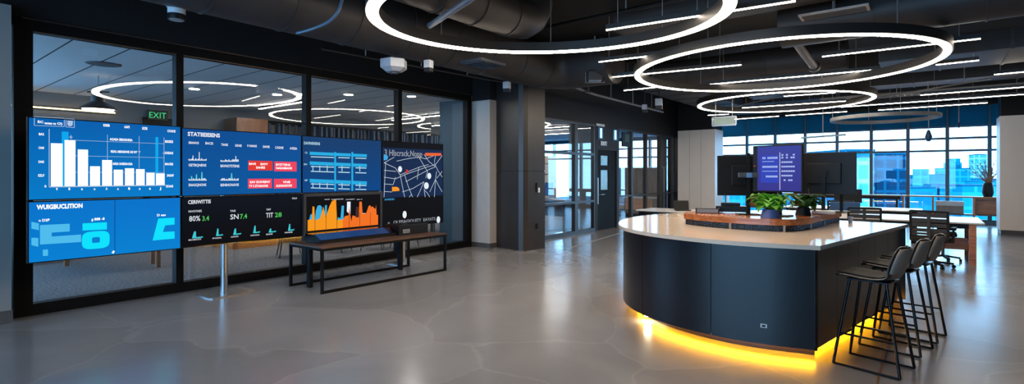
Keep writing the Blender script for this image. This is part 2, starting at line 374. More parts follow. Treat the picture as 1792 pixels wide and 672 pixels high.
pl = thing('name_plate', 'small white strip plate high above the dark office door', 'sign', (XO+.06, 12.2, 2.96))
obj('plate', MB().bb(XO+.055, XO+.075, 11.98, 12.45, 2.97, 3.04), mat('white_plastic', (220, 222, 224), .35), pl)
ca = thing('notice_case', 'dark notice case on the wall panel between office door and framed office windows', 'notice case', (XO+.05, 13.8, 2.6))
obj('case', MB().bb(XO+.05, XO+.09, 13.55, 14.1, 2.45, 2.9, bev=.005), M_black, ca)
obj('notice', MB().bb(XO+.09, XO+.094, 13.7, 14.0, 2.6, 2.84), mat('faded_green_paper', (60, 85, 75), .6), ca)

# far glazed facade
def facade_window(name, x, y, w):
    r = sroot(name, (x, y, 0)); f = MB().bb(-.05, .05, -.08, .08, .1, 3.8)
    for z in (.1, 2.33, 2.73, 3.11): f.bb(.05, w-.05, -.04, .04, z, z+.07)
    fr = obj('window_frame', f, mat('blue_black_mullion', (58, 84, 104), .4), r, local=True)
    obj('glass', MB().bb(.05, w-.05, -.004, .004, .15, 3.78), M_outglass, r, local=True)
    return r
M_blind = bpy.data.materials.new('blue_roller_fabric'); M_blind.use_nodes = True
_n = M_blind.node_tree; _b = _n.nodes['Principled BSDF']; _b.inputs['Base Color'].default_value = rgb((10, 110, 140)); _b.inputs['Roughness'].default_value = .8
_o = _n.nodes['Material Output']; _tr = _n.nodes.new('ShaderNodeBsdfTranslucent'); _tr.inputs['Color'].default_value = (.006, .12, .17, 1)
_m = _n.nodes.new('ShaderNodeMixShader'); _m.inputs[0].default_value = .6
_n.links.new(_b.outputs[0], _m.inputs[1]); _n.links.new(_tr.outputs[0], _m.inputs[2]); _n.links.new(_m.outputs[0], _o.inputs['Surface'])
w0 = facade_window('window_20', 8.49, 21.05, 1.02)
obj('blind', MB().bb(.02, 1.0, -.09, -.085, 3.16, 3.8), M_blind, w0, local=True)
n = 21
for k in range(-17, 5):
    if k == 0: continue
    q = dup(w0, (8.49+1.02*k, 21.05, 0)); q.name = 'window_%d' % n; n += 1
struct('trim_4', MB().bb(-9.2, 13, 20.95, 21.2, 0, .1), mat('sill_grey', (80, 90, 95), .5))
struct('trim_5', MB().bb(-9.2, 13, 20.86, 20.95, 3.78, 3.9), M_black)
# unseen windows behind the camera; the left ones added to admit bluish daylight
for k in range(-3, 3):
    r = sroot('window_%d' % (53+k), (.6+3*k+(-1 if k < 0 else 0), -5.3, 0))
    obj('window_frame', MB().bb(0, .08, -.06, .06, .5, 3.1).bb(2.92, 3, -.06, .06, .5, 3.1).bb(.08, 2.92, -.06, .06, .5, .58).bb(.08, 2.92, -.06, .06, 3.02, 3.1), M_blackframe, r, local=True)
    obj('glass', MB().bb(.08, 2.92, -.004, .004, .58, 3.02), M_outglass, r, local=True)

# white clad piers
def pier(name, x0, x1, y0, y1, seams):
    r = sroot(name, (x0, y0, 0)); obj('white_cladding', MB().bb(x0, x1, y0, y1, .12, 3.15), M_white, r)
    obj('plinth', MB().bb(x0+.02, x1-.02, y0+.02, y1-.02, 0, .12), mat('grey_skirting', (74, 72, 72), .5), r)
    obj('upper_casing', MB().bb(x0+.03, x1-.03, y0+.03, y1-.03, 3.15, H), M_ceil, r)
    g = MB()
    for s in seams: g.bb(s-.004, s+.004, y0-.002, y0+.01, .12, 3.15)
    obj('seam', g, mat('seam_grey', (140, 134, 130), .6), r)  # grey strips marking the panel joints
pier('trim_6', .98, 2.28, 17.3, 18.2, [1.4, 1.8]); pier('trim_7', 9.5, 12.8, 17.9, 18.8, [10.05, 10.9])
# thin brass line let into the floor
struct('trim_8', MB().bb(7.695, 7.71, 2.6, 6.3, .0, .003), mat('brass_inlay', (150, 105, 60), .3, .8))
mb = MB(); a = at(955, 436, 0); b = at(1078, 413, 0)
struct('trim_9', MB().bar((1.9, 8.6, .002), (1.35, 12.6, .002), .02, .004), mat('pale_floor_joint', (165, 160, 150), .4))

DUCTS = [(1.3, 2.2, -5, 8.7, 3.38), (2.9, 3.5, -5, 5.6, 3.64), (6.2, 12.7, 7.66, 8.34, 3.62), (3.0, 6.8, 10.4, 11.0, 3.62), (7.3, 12.6, 10.4, 12.0, 3.62), (2.2, 3.4, 10.9, 16.5, 3.75), (4.0, 12.4, 14.6, 15.4, 3.78), (3.9, 12.8, 6.75, 7.25, 3.98), (2.3, 12.8, 13.2, 13.55, 3.95), (2.3, 12.8, 17.2, 17.6, 3.9), (2.3, 12.8, 19.4, 19.8, 3.85)]
def topz(x, y):
    z = H
    for x0, x1, y0, y1, zz in DUCTS:
        if x0 <= x <= x1 and y0 <= y <= y1: z = min(z, zz)
    return z
# ------------------------------------------------------------------ ring lights
def ring_light(px_name, cx, cy, z, R, label, lit=True, w=.14, dw=.124, h=.13, gd=0, gl=0, nw=6, seg=128, mled=None):
    r = thing('ring_light', label, 'ring light', (cx, cy, z), 0, 'suspended ring lights' if lit else None)
    def zz(x, y):      # a slight droop of the hanging plane, along the room
        dd = -SS*x+CC*y; ll = CC*x+SS*y
        return gd*dd+gl*ll
    def annulus(r0, r1, z0, z1):
        m = MB(); A = []
        for k in range(seg):
            a = 2*PI*k/seg; c, s = math.cos(a), math.sin(a); row = []
            for rr, q in ((r0, z0), (r1, z0), (r1, z1), (r0, z1)): row.append(m.bm.verts.new((c*rr, s*rr, q+zz(c*R, s*R))))
            A.append(row)
        for k in range(seg):
            B = A[(k+1) % seg]
            for j in range(4): m.bm.faces.new((A[k][j], A[k][(j+1) % 4], B[(j+1) % 4], B[j]))
        return m
    obj('housing', annulus(R-w, R, 0, h), mat('ring_housing_dark', (42, 40, 39), .45) if lit else mat('ring_housing_grey', (96, 98, 100), .45), r, True, True)
    if lit: obj('diffuser', annulus(R-w/2-dw/2, R-w/2+dw/2, -.012, 0), mled or M_led, r, False, True)
    for k in range(nw):
        a = 2*PI*k/nw+.35; x, y = math.cos(a)*(R-w/2), math.sin(a)*(R-w/2)
        obj('suspension_wire', MB().tube([(x, y, zz(x, y)+h), (x, y, topz(x+cx, y+cy)-z)], .006, 5), M_wire, r, local=True)
    return r
ring_light('a', 4.60, 3.82, 3.35, 2.0, 'largest glowing ring light, cut by the top of the picture', gd=.047, gl=.009, nw=7)
ring_light('b', 5.99, 8.50, 3.35, 2.3, 'middle glowing ring light, hanging over the far end of the island counter', gd=0, w=.13, dw=.085)
ring_light('c', 5.17, 13.08, 3.35, 1.95, 'smallest glowing ring light, above the far work tables', w=.12, dw=.075)
p = at(1548, 214, 3.0)
ring_light('d', p[0], p[1]-.5, 3.02, 1.2, 'unlit grey ring hanging before the blue window blinds', lit=False, w=.08, h=.09, nw=4)

# straight lights: (x0,y0,x1,y1 in the photo, height, label)
LN = [((1061, 52), (1244, 24), 'straight light with a dark body, wholly inside the largest ring'),
 ((1250, 23), (1392, 1), 'straight light touching the largest ring from outside, below the pale air vent'),
 ((1048, 108), (1210, 89), 'straight light between the largest ring and the near tip of the middle ring'),
 ((1024, 139), (1297, 113), 'straight light crossing the middle ring tip nearest the wire cradle spot fitting'),
 ((1234, 148), (1540, 121), 'long straight light across the lower part of the middle ring'),
 ((1439, 98.5), (1716, 67), 'straight light crossing the middle ring tip nearest the big round duct'),
 ((1638, 113), (1713, 105), 'short straight light under the wide boxy duct, just outside the middle ring'),
 ((1740, 130), (1830, 122), 'straight light cut by the picture edge beside the wide boxy duct'),
 ((1611, 166), (1830, 149), 'straight light above the longest one, cut by the picture edge over the white pier'),
 ((1472, 187), (1830, 162), 'longest straight light, running from the smallest ring over the white pier'),
 ((1537, 192.5), (1728, 179.5), 'straight light directly above the blue blinds, ending before the pier'),
 ((1299, 188.5), (1480, 176.5), 'straight light seen through the smallest ring'),
 ((1372, 168), (1462, 161.5), 'faint straight light just inside the back edge of the smallest ring'),
 ((1239, 201.5), (1275, 199.5), 'shortest straight light, tucked under the tip of the smallest ring'),
 ((1284, 208.5), (1363, 203), 'straight light below the smallest ring, beside the clear hanging sign frame'),
 ((1375, 202), (1482, 195), 'straight light below the smallest ring, above the grey hanging rail'),
 ((1092, 158), (1150, 152), 'short straight light above the pair of white cameras, outside the smallest ring')]
for (a, b, lab) in LN:
    z = 3.5 if a[1] < 160 else 3.42
    A, B = Vector(at(*a, z)), Vector(at(*b, z)); r = thing('line_light', lab, 'linear light', (A+B)/2, 0, 'suspended straight lights')
    u = Vector((0, 0, .03)); hh = .06
    obj('housing', MB().bar(A+u, B+u, hh*.8, hh), mat('line_housing_dark', (40, 40, 42), .45), r)
    obj('diffuser', MB().bar(A-Vector((0, 0, .006)), B-Vector((0, 0, .006)), .026, .012), M_led2, r)
    for t in (.12, .88):
        q = A.lerp(B, t)
        obj('suspension_wire', MB().tube([q+u*2, Vector((q.x, q.y, topz(q.x, q.y)))], .005, 5), M_wire, r)

# ------------------------------------------------------------------ ducts and ceiling kit
def pipe_run(name, label, cat, pts, r, m, seam=.6, seg=28, hangers=True):
    t = thing(name, label, cat, pts[0]); pts = [Vector(p) for p in pts]
    s = MB().tube(pts, r, seg)
    if seam:
        for a, b in zip(pts[:-1], pts[1:]):
            L = (b-a).length; d = (b-a)/L; k = int(L/seam)
            if L < seam*1.5: continue
            for j in range(1, k+1):
                p = a+d*(j*seam); s.tube([p-d*.012, p+d*.012], r+.012, seg)
    obj('pipe', s, m, t, True)
    if hangers:
        for a, b in zip(pts[:-1], pts[1:]):
            L = (b-a).length
            if L < 1.5: continue
            for tt in (.2, .5, .8):
                p = a.lerp(b, tt)
                if p.z+r < H: obj('hanger', MB().tube([(p.x, p.y, p.z+r-.02), (p.x, p.y, H)], .012, 6), M_wire, t)
    return t
def arc(c, r, a0, a1, z, n=8): return [(c[0]+r*math.cos(a0+(a1-a0)*i/n), c[1]+r*math.sin(a0+(a1-a0)*i/n), z) for i in range(n+1)]
pipe_run('duct', 'fattest round grey duct, running above the glass wall', 'duct', [(1.75, -5, 3.82)]+[(1.75, 7.6, 3.82)]+arc((2.35, 7.6), .6, PI, PI/2, 3.82)[1:]+[(3.2, 8.2, 3.82)], .44, M_duct, .9)
pipe_run('duct', 'slimmer round duct seen through the largest ring', 'duct', [(3.2, -5, 3.92), (3.2, 5.0, 3.92), (3.2, 5.2, 3.95), (3.2, 5.36, 4.04), (3.2, 5.46, 4.18), (3.2, 5.5, 4.32)], .3, M_duct, .7)
pipe_run('duct', 'big round duct crossing the ceiling above the middle ring', 'duct', [(6.2, 8.0, 3.93), (12.7, 8.0, 3.93)], .34, M_duct, 1.2)
pipe_run('duct', 'grey round duct above the middle ring, ending at the boxy duct', 'duct', [(3.0, 10.7, 3.9), (6.8, 10.7, 3.9)], .3, M_duct, .8)
pipe_run('conduit', 'pale conduit running from the round duct end towards the far wall', 'pipe', [at(985, 145, 3.55), at(1040, 165, 3.5), at(1160, 196, 3.5)], .03, mat('pale_conduit', (135, 132, 130), .45), 0)
pipe_run('conduit', 'thin dark cable pipe hugging the wall beside the fat duct', 'pipe', [(1.0, 3.2, 3.45), (1.1, 7.0, 3.5), (1.9, 9.5, 3.5)], .018, M_duct, 0)
pipe_run('conduit', 'slanting pale conduit over the far side of the smallest ring', 'pipe', [at(1265, 191, 3.6), at(1350, 172, 3.7), at(1372, 166, 3.7)], .018, mat('pale_conduit', (135, 132, 130), .45), 0)
pipe_run('conduit', 'pale conduit slanting up from the smallest ring towards the wide boxy duct', 'pipe', [at(1536, 171, 3.6), at(1735, 137, 3.6)], .018, mat('pale_conduit', (135, 132, 130), .45), 0)
p = at(770, 48, 3.85)
pipe_run('conduit', 'blue grey diagonal pipe crossing inside the largest ring', 'pipe', [at(752, 45, 3.56), at(838, -12, 3.56)], .04, mat('blue_grey_pipe', (84, 104, 126), .45), 0)
def boxduct(label, x0, x1, y0, y1, z0, z1, ribs=True):
    t = thing('box_duct', label, 'duct', ((x0+x1)/2, (y0+y1)/2, z0)); obj('casing', MB().bb(x0, x1, y0, y1, z0, z1, bev=.01), M_duct, t)
    s = MB(); X = (x1-x0) > (y1-y0); L = (x1-x0) if X else (y1-y0); k = int(L/1.0)
    for j in range(1, k+1):
        q = j*L/(k+1)
        if X: s.bb(x0+q-.02, x0+q+.02, y0-.015, y1+.015, z0-.015, z1+.01)
        else: s.bb(x0-.015, x1+.015, y0+q-.02, y0+q+.02, z0-.015, z1+.01)
    if s.bm.verts: obj('flange', s, mat('duct_flange', (60, 56, 54), .5), t)
    for fx in (.15, .85):
        for fy in (.1, .9): obj('hanger', MB().tube([(x0+(x1-x0)*fx, y0+(y1-y0)*fy, z1-.01), (x0+(x1-x0)*fx, y0+(y1-y0)*fy, H)], .01, 6), M_wire, t)
boxduct('wide boxy duct just beyond the middle ring tip, widest of the boxy ducts', 7.3, 12.6, 10.4, 12.0, 3.62, 3.95)
boxduct('flat boxy duct running beside the office partition, past the round duct end', 2.2, 3.4, 10.9, 16.5, 3.75, 4.05)
boxduct('far boxy duct running above the smallest ring', 4.0, 12.4, 14.6, 15.4, 3.78, 4.1)
for k, (y, z, w) in enumerate(((6.75, 3.98, .5), (13.2, 3.95, .35), (17.2, 3.9, .4), (19.4, 3.85, .4))):
    struct('trim_%d' % (20+k), MB().bb(3.9 if k == 0 else 2.3, 12.8, y, y+w, z, H), mat('painted_beam', (48, 46, 47), .6, 0, .12, 3))
# smaller runs of pipes and cable trays
t = thing('cable_tray', 'ladder cable tray hung below the ceiling between smallest ring and white pier', 'cable tray', (8.0, 16.2, 3.7))
mb = MB().bb(5.6, 12.6, 16.0, 16.03, 3.68, 3.76).bb(5.6, 12.6, 16.4, 16.43, 3.68, 3.76)
for k in range(46): mb.bb(5.7+k*.15, 5.73+k*.15, 16.03, 16.4, 3.69, 3.71)
obj('tray_lattice', mb, mat('galvanised_tray', (140, 132, 124), .4, .6), t)
for x in (6, 8, 10, 12):
    for y in (16.01, 16.42): obj('hanger', MB().tube([(x, y, 3.74), (x, y, H)], .008, 5), M_wire, t)
pipe_run('sprinkler_pipe', 'thin black sprinkler pipe crossing between the first two rings', 'pipe', [(2.3, 6.3, 4.12), (12.6, 6.3, 4.12)], .03, M_black, 0)
pipe_run('sprinkler_pipe', 'thin black sprinkler pipe high above the middle ring', 'pipe', [(2.3, 9.6, 4.1), (12.6, 9.6, 4.1)], .03, M_black, 0)
pipe_run('cable', 'loose blue grey cable looping under the fattest duct', 'cable', smooth_curve([at(520, 58, 3.30), at(548, 50, 3.30), at(575, 38, 3.33), at(592, 20, 3.42), at(600, -5, 3.6)], 5), .018, mat('blue_grey_pipe', (84, 104, 126), .45), 0, 8, False)
a = at(1390, 70, 3.78); b = at(1424, 116, 3.6)
t = thing('flexible_duct', 'short bent grey tube hanging inside the middle ring', 'duct', b)
obj('tube', MB().tube([(a[0], a[1], H), (a[0], a[1], 3.9), a, Vector(a).lerp(Vector(b), .5), b], .07, 16), mat('flex_duct_grey', (96, 92, 90), .5), t, True)
obj('nozzle', MB().tube([b, Vector(b)+(Vector(b)-Vector(a)).normalized()*.07], .1, 16), M_duct, t, True)
# vent cassette
A = at(1425, 15, 3.8); B = at(1493, 36, 3.8)
v = thing('ceiling_vent', 'pale rectangular air vent high between largest and middle ring', 'vent', (6.3, 7.2, 3.85))
cxy = at(1459, 24, 3.85)
obj('frame', MB().bb(cxy[0]-.42, cxy[0]+.42, cxy[1]-.16, cxy[1]+.16, 3.85, 3.88, bev=.006), mat('vent_white', (190, 184, 178), .5), v)
mb = MB()
for k in range(5): mb.bb(cxy[0]-.38, cxy[0]+.38, cxy[1]-.12+k*.055, cxy[1]-.10+k*.055, 3.838, 3.85)
obj('slat', mb, mat('vent_slat', (90, 84, 80), .5), v); obj('hanger', MB().tube([(cxy[0], cxy[1], 3.88), (cxy[0], cxy[1], H)], .02, 6), M_wire, v)
g = thing('duct_grille', 'dark slatted grille on the underside of the fat round duct', 'vent', (1.75, 6.3, 3.36))
mb = MB(); q = at(846, 112, 3.37)
mb.bb(q[0]-.22, q[0]+.22, q[1]-.3, q[1]+.3, 3.355, 3.40)
for k in range(9): mb.bb(q[0]-.2, q[0]+.2, q[1]-.27+k*.06, q[1]-.25+k*.06, 3.34, 3.356)
obj('grille', mb, mat('grille_blue_black', (40, 44, 54), .5), g)

# ceiling mounted devices
M_dev = mat('device_white', (150, 156, 166), .4)
q = at(689, 126, 3.1); t = thing('ceiling_projector', 'white six-sided device hanging in front of the glass wall head', 'projector', q)
t = t; hx = MB().lathe([(.12, 0), (.2, .055), (.2, .17), (.19, .18)], q, 6, rz=.15)
q2 = (q[0], q[1], q[2])
bd = obj('body', hx, M_dev, t); obj('lens', MB().lathe([(.04, -.03), (.06, -.025), (.06, 0)], q, 20).box((q[0], q[1], q[2]-.0), (.02, .02, .01)), mat('lens_grey', (70, 78, 92), .2), bd)
obj('drop_rod', MB().tube([(q[0], q[1], q[2]+.17), (q[0], q[1], topz(q[0], q[1]))], .012, 8), M_black, t)
def cam_dev(px, py, z, lab, s=1.0, rz=.3):
    q = at(px, py, z); t = thing('security_camera', lab, 'camera', q, 0, 'small white ceiling cameras')
    obj('body', MB().box((q[0], q[1], q[2]+.08*s), (.11*s, .11*s, .12*s), rz=rz, bev=.01*s), M_dev, t)
    obj('lens_housing', MB().box((q[0]+.01, q[1]-.01, q[2]-.005*s), (.105*s, .105*s, .06*s), rz=rz, bev=.008*s), M_black, t)
    obj('drop_rod', MB().tube([(q[0], q[1], q[2]+.13*s), (q[0], q[1], H)], .01, 6), M_black, t)
cam_dev(750, 122, 3.16, 'small white camera beside the six-sided hanging device')
cam_dev(887, 158, 3.16, 'small white camera in front of the charcoal column', 1.1)
cam_dev(1128, 194, 3.16, 'small white camera, lower one of the pair above the office windows', 1.1)
cam_dev(1153, 188, 3.2, 'larger white camera, upper one of the pair above the office windows', 1.5)
q = at(309, 30, 3.3); t = thing('spotlight', 'white cylinder spotlight at the picture top above the second screen', 'spotlight', q)
obj('body', MB().lathe([(.085, .03), (.085, .1)], q, 28), mat('device_bright', (205, 210, 215), .35), t, True)
obj('collar', MB().lathe([(.084, -.03), (.088, .0), (.084, .03)], q, 28), M_black, t, True)
obj('tube', MB().lathe([(.095, .1), (.095, .55), (.03, .55), (.03, H-3.3)], q, 28), mat('device_bright', (205, 210, 215), .35), t, True)
obj('lens', MB().lathe([(.07, -.034), (.07, -.028)], q, 28), mat('lens_pale', (150, 152, 155), .3), t)
t = thing('track_projector', 'dark spot fitting in a wire cradle past the end of the fattest duct', 'spotlight', at(1041, 142, 3.42)); q = Vector(at(1041, 142, 3.42))
obj('lamp_head', MB().box(q+Vector((0, 0, .1)), (.28, .24, .2), rz=.6, bev=.03), M_duct, t)
obj('lamp_shade', MB().box(q, (.24, .2, .02), rz=.6), mat('cradle_grey', (140, 150, 165), .3), t)
obj('cradle', MB().tube([q+Vector((-.15, -.1, -.03)), q+Vector((.15, .1, -.03)), q+Vector((.15, .1, .45)), q+Vector((-.15, -.1, .45))], .01, 6, closed=True).tube([q+Vector((0, 0, .45)), Vector((q.x, q.y, H))], .015, 6), M_wire, t)
for (px, py, z, s, lab) in ((1625, 240, 2.75, 1.0, 'dark pendant bulb hanging below the unlit ring before the windows'), (1678, 220, 2.95, .5, 'tiny sensor on a drop rod before the window above the tall tower')):
    q = ond(px, py, 15); t = thing('pendant_sensor', lab, 'pendant', q)
    obj('body', MB().lathe([(0, -.13*s), (.05*s, -.11*s), (.09*s, 0), (.06*s, .1*s), (.03*s, .2*s)], q, 16), mat('navy_plastic', (26, 60, 96), .4), t, True)
    obj('drop_rod', MB().tube([(q[0], q[1], q[2]+.15*s), (q[0], q[1], H)], .012, 6), M_wire, t)
q = ond(1267, 212, 13); t = thing('sign_holder', 'clear hanging sign frame beside the white pier behind the island', 'sign', q)
for dz in (-.1, .08): pass
obj('frame', MB().bar((q[0]-.28, q[1], q[2]-.1), (q[0]+.28, q[1], q[2]-.1), .04).bar((q[0]-.28, q[1], q[2]+.1), (q[0]+.28, q[1], q[2]+.1), .03).bar((q[0]-.28, q[1], q[2]-.1), (q[0]-.28, q[1], q[2]+.1), .03).bar((q[0]+.28, q[1], q[2]-.1), (q[0]+.28, q[1], q[2]+.1), .03), M_steel, t)
obj('panel', MB().box(q, (.5, .01, .18)), mat('sign_green_grey', (120, 138, 132), .3), t)
obj('suspension_wire', MB().tube([(q[0]-.2, q[1], q[2]+.1), (q[0]-.2, q[1], H)], .008, 5).tube([(q[0]+.2, q[1], q[2]+.1), (q[0]+.2, q[1], H)], .008, 5), M_wire, t)
q = ond(1440, 240, 15); t = thing('hanging_rail', 'grey rail hanging before the windows above the dark monitors', 'rail', q)
obj('rail', MB().bar((q[0]-.55, q[1], q[2]), (q[0]+.55, q[1]+.1, q[2]+.05), .1, .05), mat('rail_blue_grey', (100, 125, 140), .4), t)
obj('suspension_wire', MB().tube([q, (q[0], q[1], H)], .012, 5), M_wire, t)

# ------------------------------------------------------------------ video wall
SX = .70
SCR = []
def display(label, ya, yb, za, zb, c, X=SX, bez=.012, th=.07, strength=1.0, bezm=None, grad=None):
    t = thing('wall_display', label, 'display', (X-th, (ya+yb)/2, za), 0, 'displays of the video wall')
    cs = MB().bb(X-th, X-.004, ya+.002, yb-.002, za+.002, zb-.002)
    b = bez
    cs.bb(X-.004, X+.003, ya+.002, ya+b, za+.002, zb-.002).bb(X-.004, X+.003, yb-b, yb-.002, za+.002, zb-.002).bb(X-.004, X+.003, ya+b, yb-b, za+.002, za+b).bb(X-.004, X+.003, ya+b, yb-b, zb-b, zb-.002)
    obj('bezel', cs, bezm or M_gloss, t)
    s = obj('screen', MB().bb(X-.004, X-.001, ya+b, yb-b, za+b, zb-b), c, t)
    return t, s
def screen_mat(name, c0, c1, s=1.0, axis='Z', lo=0, hi=1):     # the picture the panel is showing: a soft two-tone background
    m = bpy.data.materials.new(name); m.use_nodes = True; nt = m.node_tree; b = nt.nodes['Principled BSDF']
    b.inputs['Base Color'].default_value = (.005, .005, .006, 1); b.inputs['Roughness'].default_value = .4; b.inputs['Specular IOR Level'].default_value = .04
    tc = nt.nodes.new('ShaderNodeTexCoord'); sp = nt.nodes.new('ShaderNodeSeparateXYZ'); mr = nt.nodes.new('ShaderNodeMapRange')
    mr.inputs['From Min'].default_value = lo; mr.inputs['From Max'].default_value = hi
    r = nt.nodes.new('ShaderNodeValToRGB'); r.color_ramp.elements[0].color = rgb(c0); r.color_ramp.elements[1].color = rgb(c1)
    nt.links.new(tc.outputs['Object'], sp.inputs[0]); nt.links.new(sp.outputs[axis], mr.inputs['Value']); nt.links.new(mr.outputs['Result'], r.inputs['Fac'])
    nt.links.new(r.outputs['Color'], b.inputs['Emission Color']); b.inputs['Emission Strength'].default_value = s*KS
    return m
W = emit('screen_white', (255, 255, 255), 1.25); Wd = emit('screen_soft_white', (190, 215, 245), .8)
CY1 = emit('screen_cyan', (0, 200, 250), 1.0); CY2 = emit('screen_sky', (60, 165, 225), 1.0)
Y1, Y2, Y3, Y4, Y5 = .02, 1.45, 3.06, 4.52, 5.97
ZB, ZM, ZT = .675, 1.325, 2.2
yz = lambda px, py: onx(px, py, SX)[1:]
G = SX+.001
def rect(mb, x0, y0, x1, y1, yy=None):   # screen graphics: photo corners; sides kept vertical/horizontal on the panel
    a, b = yz(x0, y0), yz(x1, y1); return mb.polyx([(a[0], b[1]), (b[0], b[1]), (b[0], a[1]), (a[0], a[1])], G)
def quad(mb, pts, g=G): return mb.polyx([yz(*p) for p in pts], g)
def line(mb, p, q, w, g=G):
    a, b = Vector(yz(*p)), Vector(yz(*q)); d = (b-a).normalized(); n = Vector((-d.y, d.x))*w/2
    return mb.polyx([tuple(a-n), tuple(b-n), tuple(b+n), tuple(a+n)], g)
# 1 bar chart
t, s = display('video wall display showing a white bar chart on blue', Y1, Y2, ZM, ZT, screen_mat('chart_blue', (0, 122, 200), (0, 94, 172), 1.0, 'Z', 0, .85))
base = yz(88, 326)[1]; mb = MB()
tops = [(89, 109.5, 250.5), (113, 132, 245), (136, 154, 261.5), (157.5, 175, 291), (178.7, 196, 280), (199, 215, 297), (218.7, 234.5, 294.5), (238, 253, 296), (256, 270.5, 302.5), (273, 288, 303.5)]
for x0, x1, y in tops:
    a = yz(x0, y); b = yz(x1, y+.3*(1)); mb.polyx([(a[0], base), (b[0], base), (b[0], a[1]), (a[0], a[1])], G+.001)
obj('bar_pattern', mb, W, s)
mb = MB().polyx([(yz(108, 300)[0], base), (yz(120, 300)[0], base), (yz(120, 300)[0], 2.06), (yz(108, 300)[0], 2.06)], G)
mb.polyx([(yz(272, 300)[0], base), (yz(277, 300)[0], base), (yz(277, 300)[0], 2.05), (yz(272, 300)[0], 2.05)], G)
obj('band_pattern', mb, emit('screen_band_cyan', (0, 165, 235), 1.0), s)
mb = MB(); yl = yz(88, 300)[0]; yr = yz(288, 300)[0]
mb.polyx([(yl-.01, base-.012), (yr+.01, base-.012), (yr+.01, base), (yl-.01, base)], G).polyx([(yl-.012, base), (yl-.006, base), (yl-.006, 2.08), (yl-.012, 2.08)], G)
for xx in (188, 243.5, 287): yy = yz(xx, 300)[0]; mb.polyx([(yy-.002, base), (yy+.002, base), (yy+.002, 2.05), (yy-.002, 2.05)], G)
for zz in (1.97, 1.80, 1.62): mb.polyx([(yz(125, 300)[0], zz), (yr, zz), (yr, zz+.004), (yz(125, 300)[0], zz+.004)], G)
for x0, y0, x1, y1 in ((60, 204.5, 112, 207.5), ): pass
lg = [(60, 204.3), (112.5, 207), (112.5, 221.5), (60, 219.5)]
for a, b in zip(lg, lg[1:]+lg[:1]): line(mb, a, b, .005)
lg = [(115.5, 207.6), (130, 208.6), (130, 223.5), (115.5, 222)]
for a, b in zip(lg, lg[1:]+lg[:1]): line(mb, a, b, .005)
quad(mb, [(118, 211), (127.5, 211.5), (127, 219), (124, 221), (120, 220.5), (118, 218)])
for (px, py) in ((243.5, 265.5), (287, 268), (124, 240)):
    y, z = yz(px, py); mb.polyx([(y-.02, z), (y, z-.006), (y+.02, z), (y, z+.006)], G+.002).polyx([(y-.005, z), (y, z-.03), (y+.005, z), (y, z+.03)], G+.002)
obj('axis_marking', mb, Wd, s)
mb = MB()
for px, py, px2, tx in ((68, 236.5, 77, 'BA2'), (67.5, 260.5, 77, 'CA43'), (67.5, 285, 77, 'DA42'), (67, 309, 77.5, 'EZLF'), (78, 328, 81, '0'), (181, 221, 192, 'ESEB'), (217.5, 224, 227, 'GAFS'), (249, 226.5, 258, 'EZSE'), (293, 231, 307, 'COGOE'),
    (289, 249.5, 303, 'BSSES'), (289, 269.5, 303, 'DSSAS'), (289, 289, 303, 'BAOES'), (292, 309, 304, 'SASAF'), (291, 328, 303, 'EOAS'), (192, 245.5, 232, 'AGAEA EBEAEAREA'), (194, 267, 240, 'REAS ABEAEANE AE NY'), (197, 288.5, 232, 'AREA EAEREAOEA'),
    (66, 215, 76, 'EC'), (78, 217, 98, 'sasaas na'), (100, 218, 109, 'O)'), (98, 333, 101, '9'), (120, 332.5, 123, 'B'), (142, 332.5, 145, 'a'), (164, 332.5, 167, 'o'), (185, 332.2, 188, 'A'), (205, 332.2, 208, 'x'), (224.5, 332, 228, 'B'), (243, 332, 246, 'x'), (261, 331.7, 264, 'a'), (279, 331.7, 282, 'J')):
    mb.textx(tx, px, py, px2, 4.2, G)
obj('lettering', mb, W, s)
# 2 stats
t, s = display('blue video wall display with small statistics and four red blocks', Y2, Y3, ZM-.005, ZT-.015, screen_mat('stats_blue', (0, 88, 160), (0, 76, 148), .95, 'Z', 0, .85))
mb = MB(); mb.textx('STATIIEIEIENS', 328.5, 237.5, 385, 7, G, .03)
for px, py, px2, tx in ((330, 251.5, 348, 'SBANAOS'), (359.5, 252.5, 373, 'BACIS'), (387, 255, 399, 'TANIS'), (411.5, 256.5, 423, 'SANIS'), (433, 257, 449.5, 'P ANANS'), (460, 258.5, 472, 'SANIS'), (481.5, 260, 496, 'CASAIE'), (507, 261.5, 520, 'AVESIA')): mb.textx(tx, px, py, px2, 4.2, G)
for px, py, px2, tx in ((330, 291, 361, 'GETBQNENS'), (386, 292.5, 419, 'BAVNOTSTENIS'), (330, 326, 361, 'SNAGQNONS'), (386, 326, 418, 'BSNINONAVIS')): mb.textx(tx, px, py, px2, 4.6, G)
for (x0, y0, pk) in ((330, 281, [(37, 8), (48, 15)]), (386, 283, [(112-86, 9), ]), (330, 316, []), (386, 316, [])):
    for k in range(16):
        xx = x0+k*2; h = random.choice((2, 3, 4)); quad(mb, [(xx, y0), (xx+1.4, y0), (xx+1.4, y0-h), (xx, y0-h)])
for xx, y0, h in ((337, 280, 8), (348, 281, 15), (412, 283, 10)): quad(mb, [(xx, y0), (xx+1.4, y0), (xx+1.2, y0-h), (xx+.2, y0-h)])
obj('lettering', mb, emit('screen_white_dim', (235, 240, 250), 1.0), s)
mb = MB()
for xx, y0, h in ((335, 315, 7), (343.5, 315, 10), (353, 315, 14), (405, 315, 12)): quad(mb, [(xx-1.2, y0), (xx+1.6, y0), (xx+1.2, y0-h), (xx-.4, y0-h)])
obj('spark_pattern', mb, emit('screen_mint', (90, 215, 210), .9), s)
mb = MB().polyx([(yz(434.5, 290)[0], yz(434, 298)[1]), (yz(477, 290)[0], yz(434, 298)[1]), (yz(477, 290)[0], yz(434, 281)[1]), (yz(434.5, 290)[0], yz(434, 281)[1])], G)
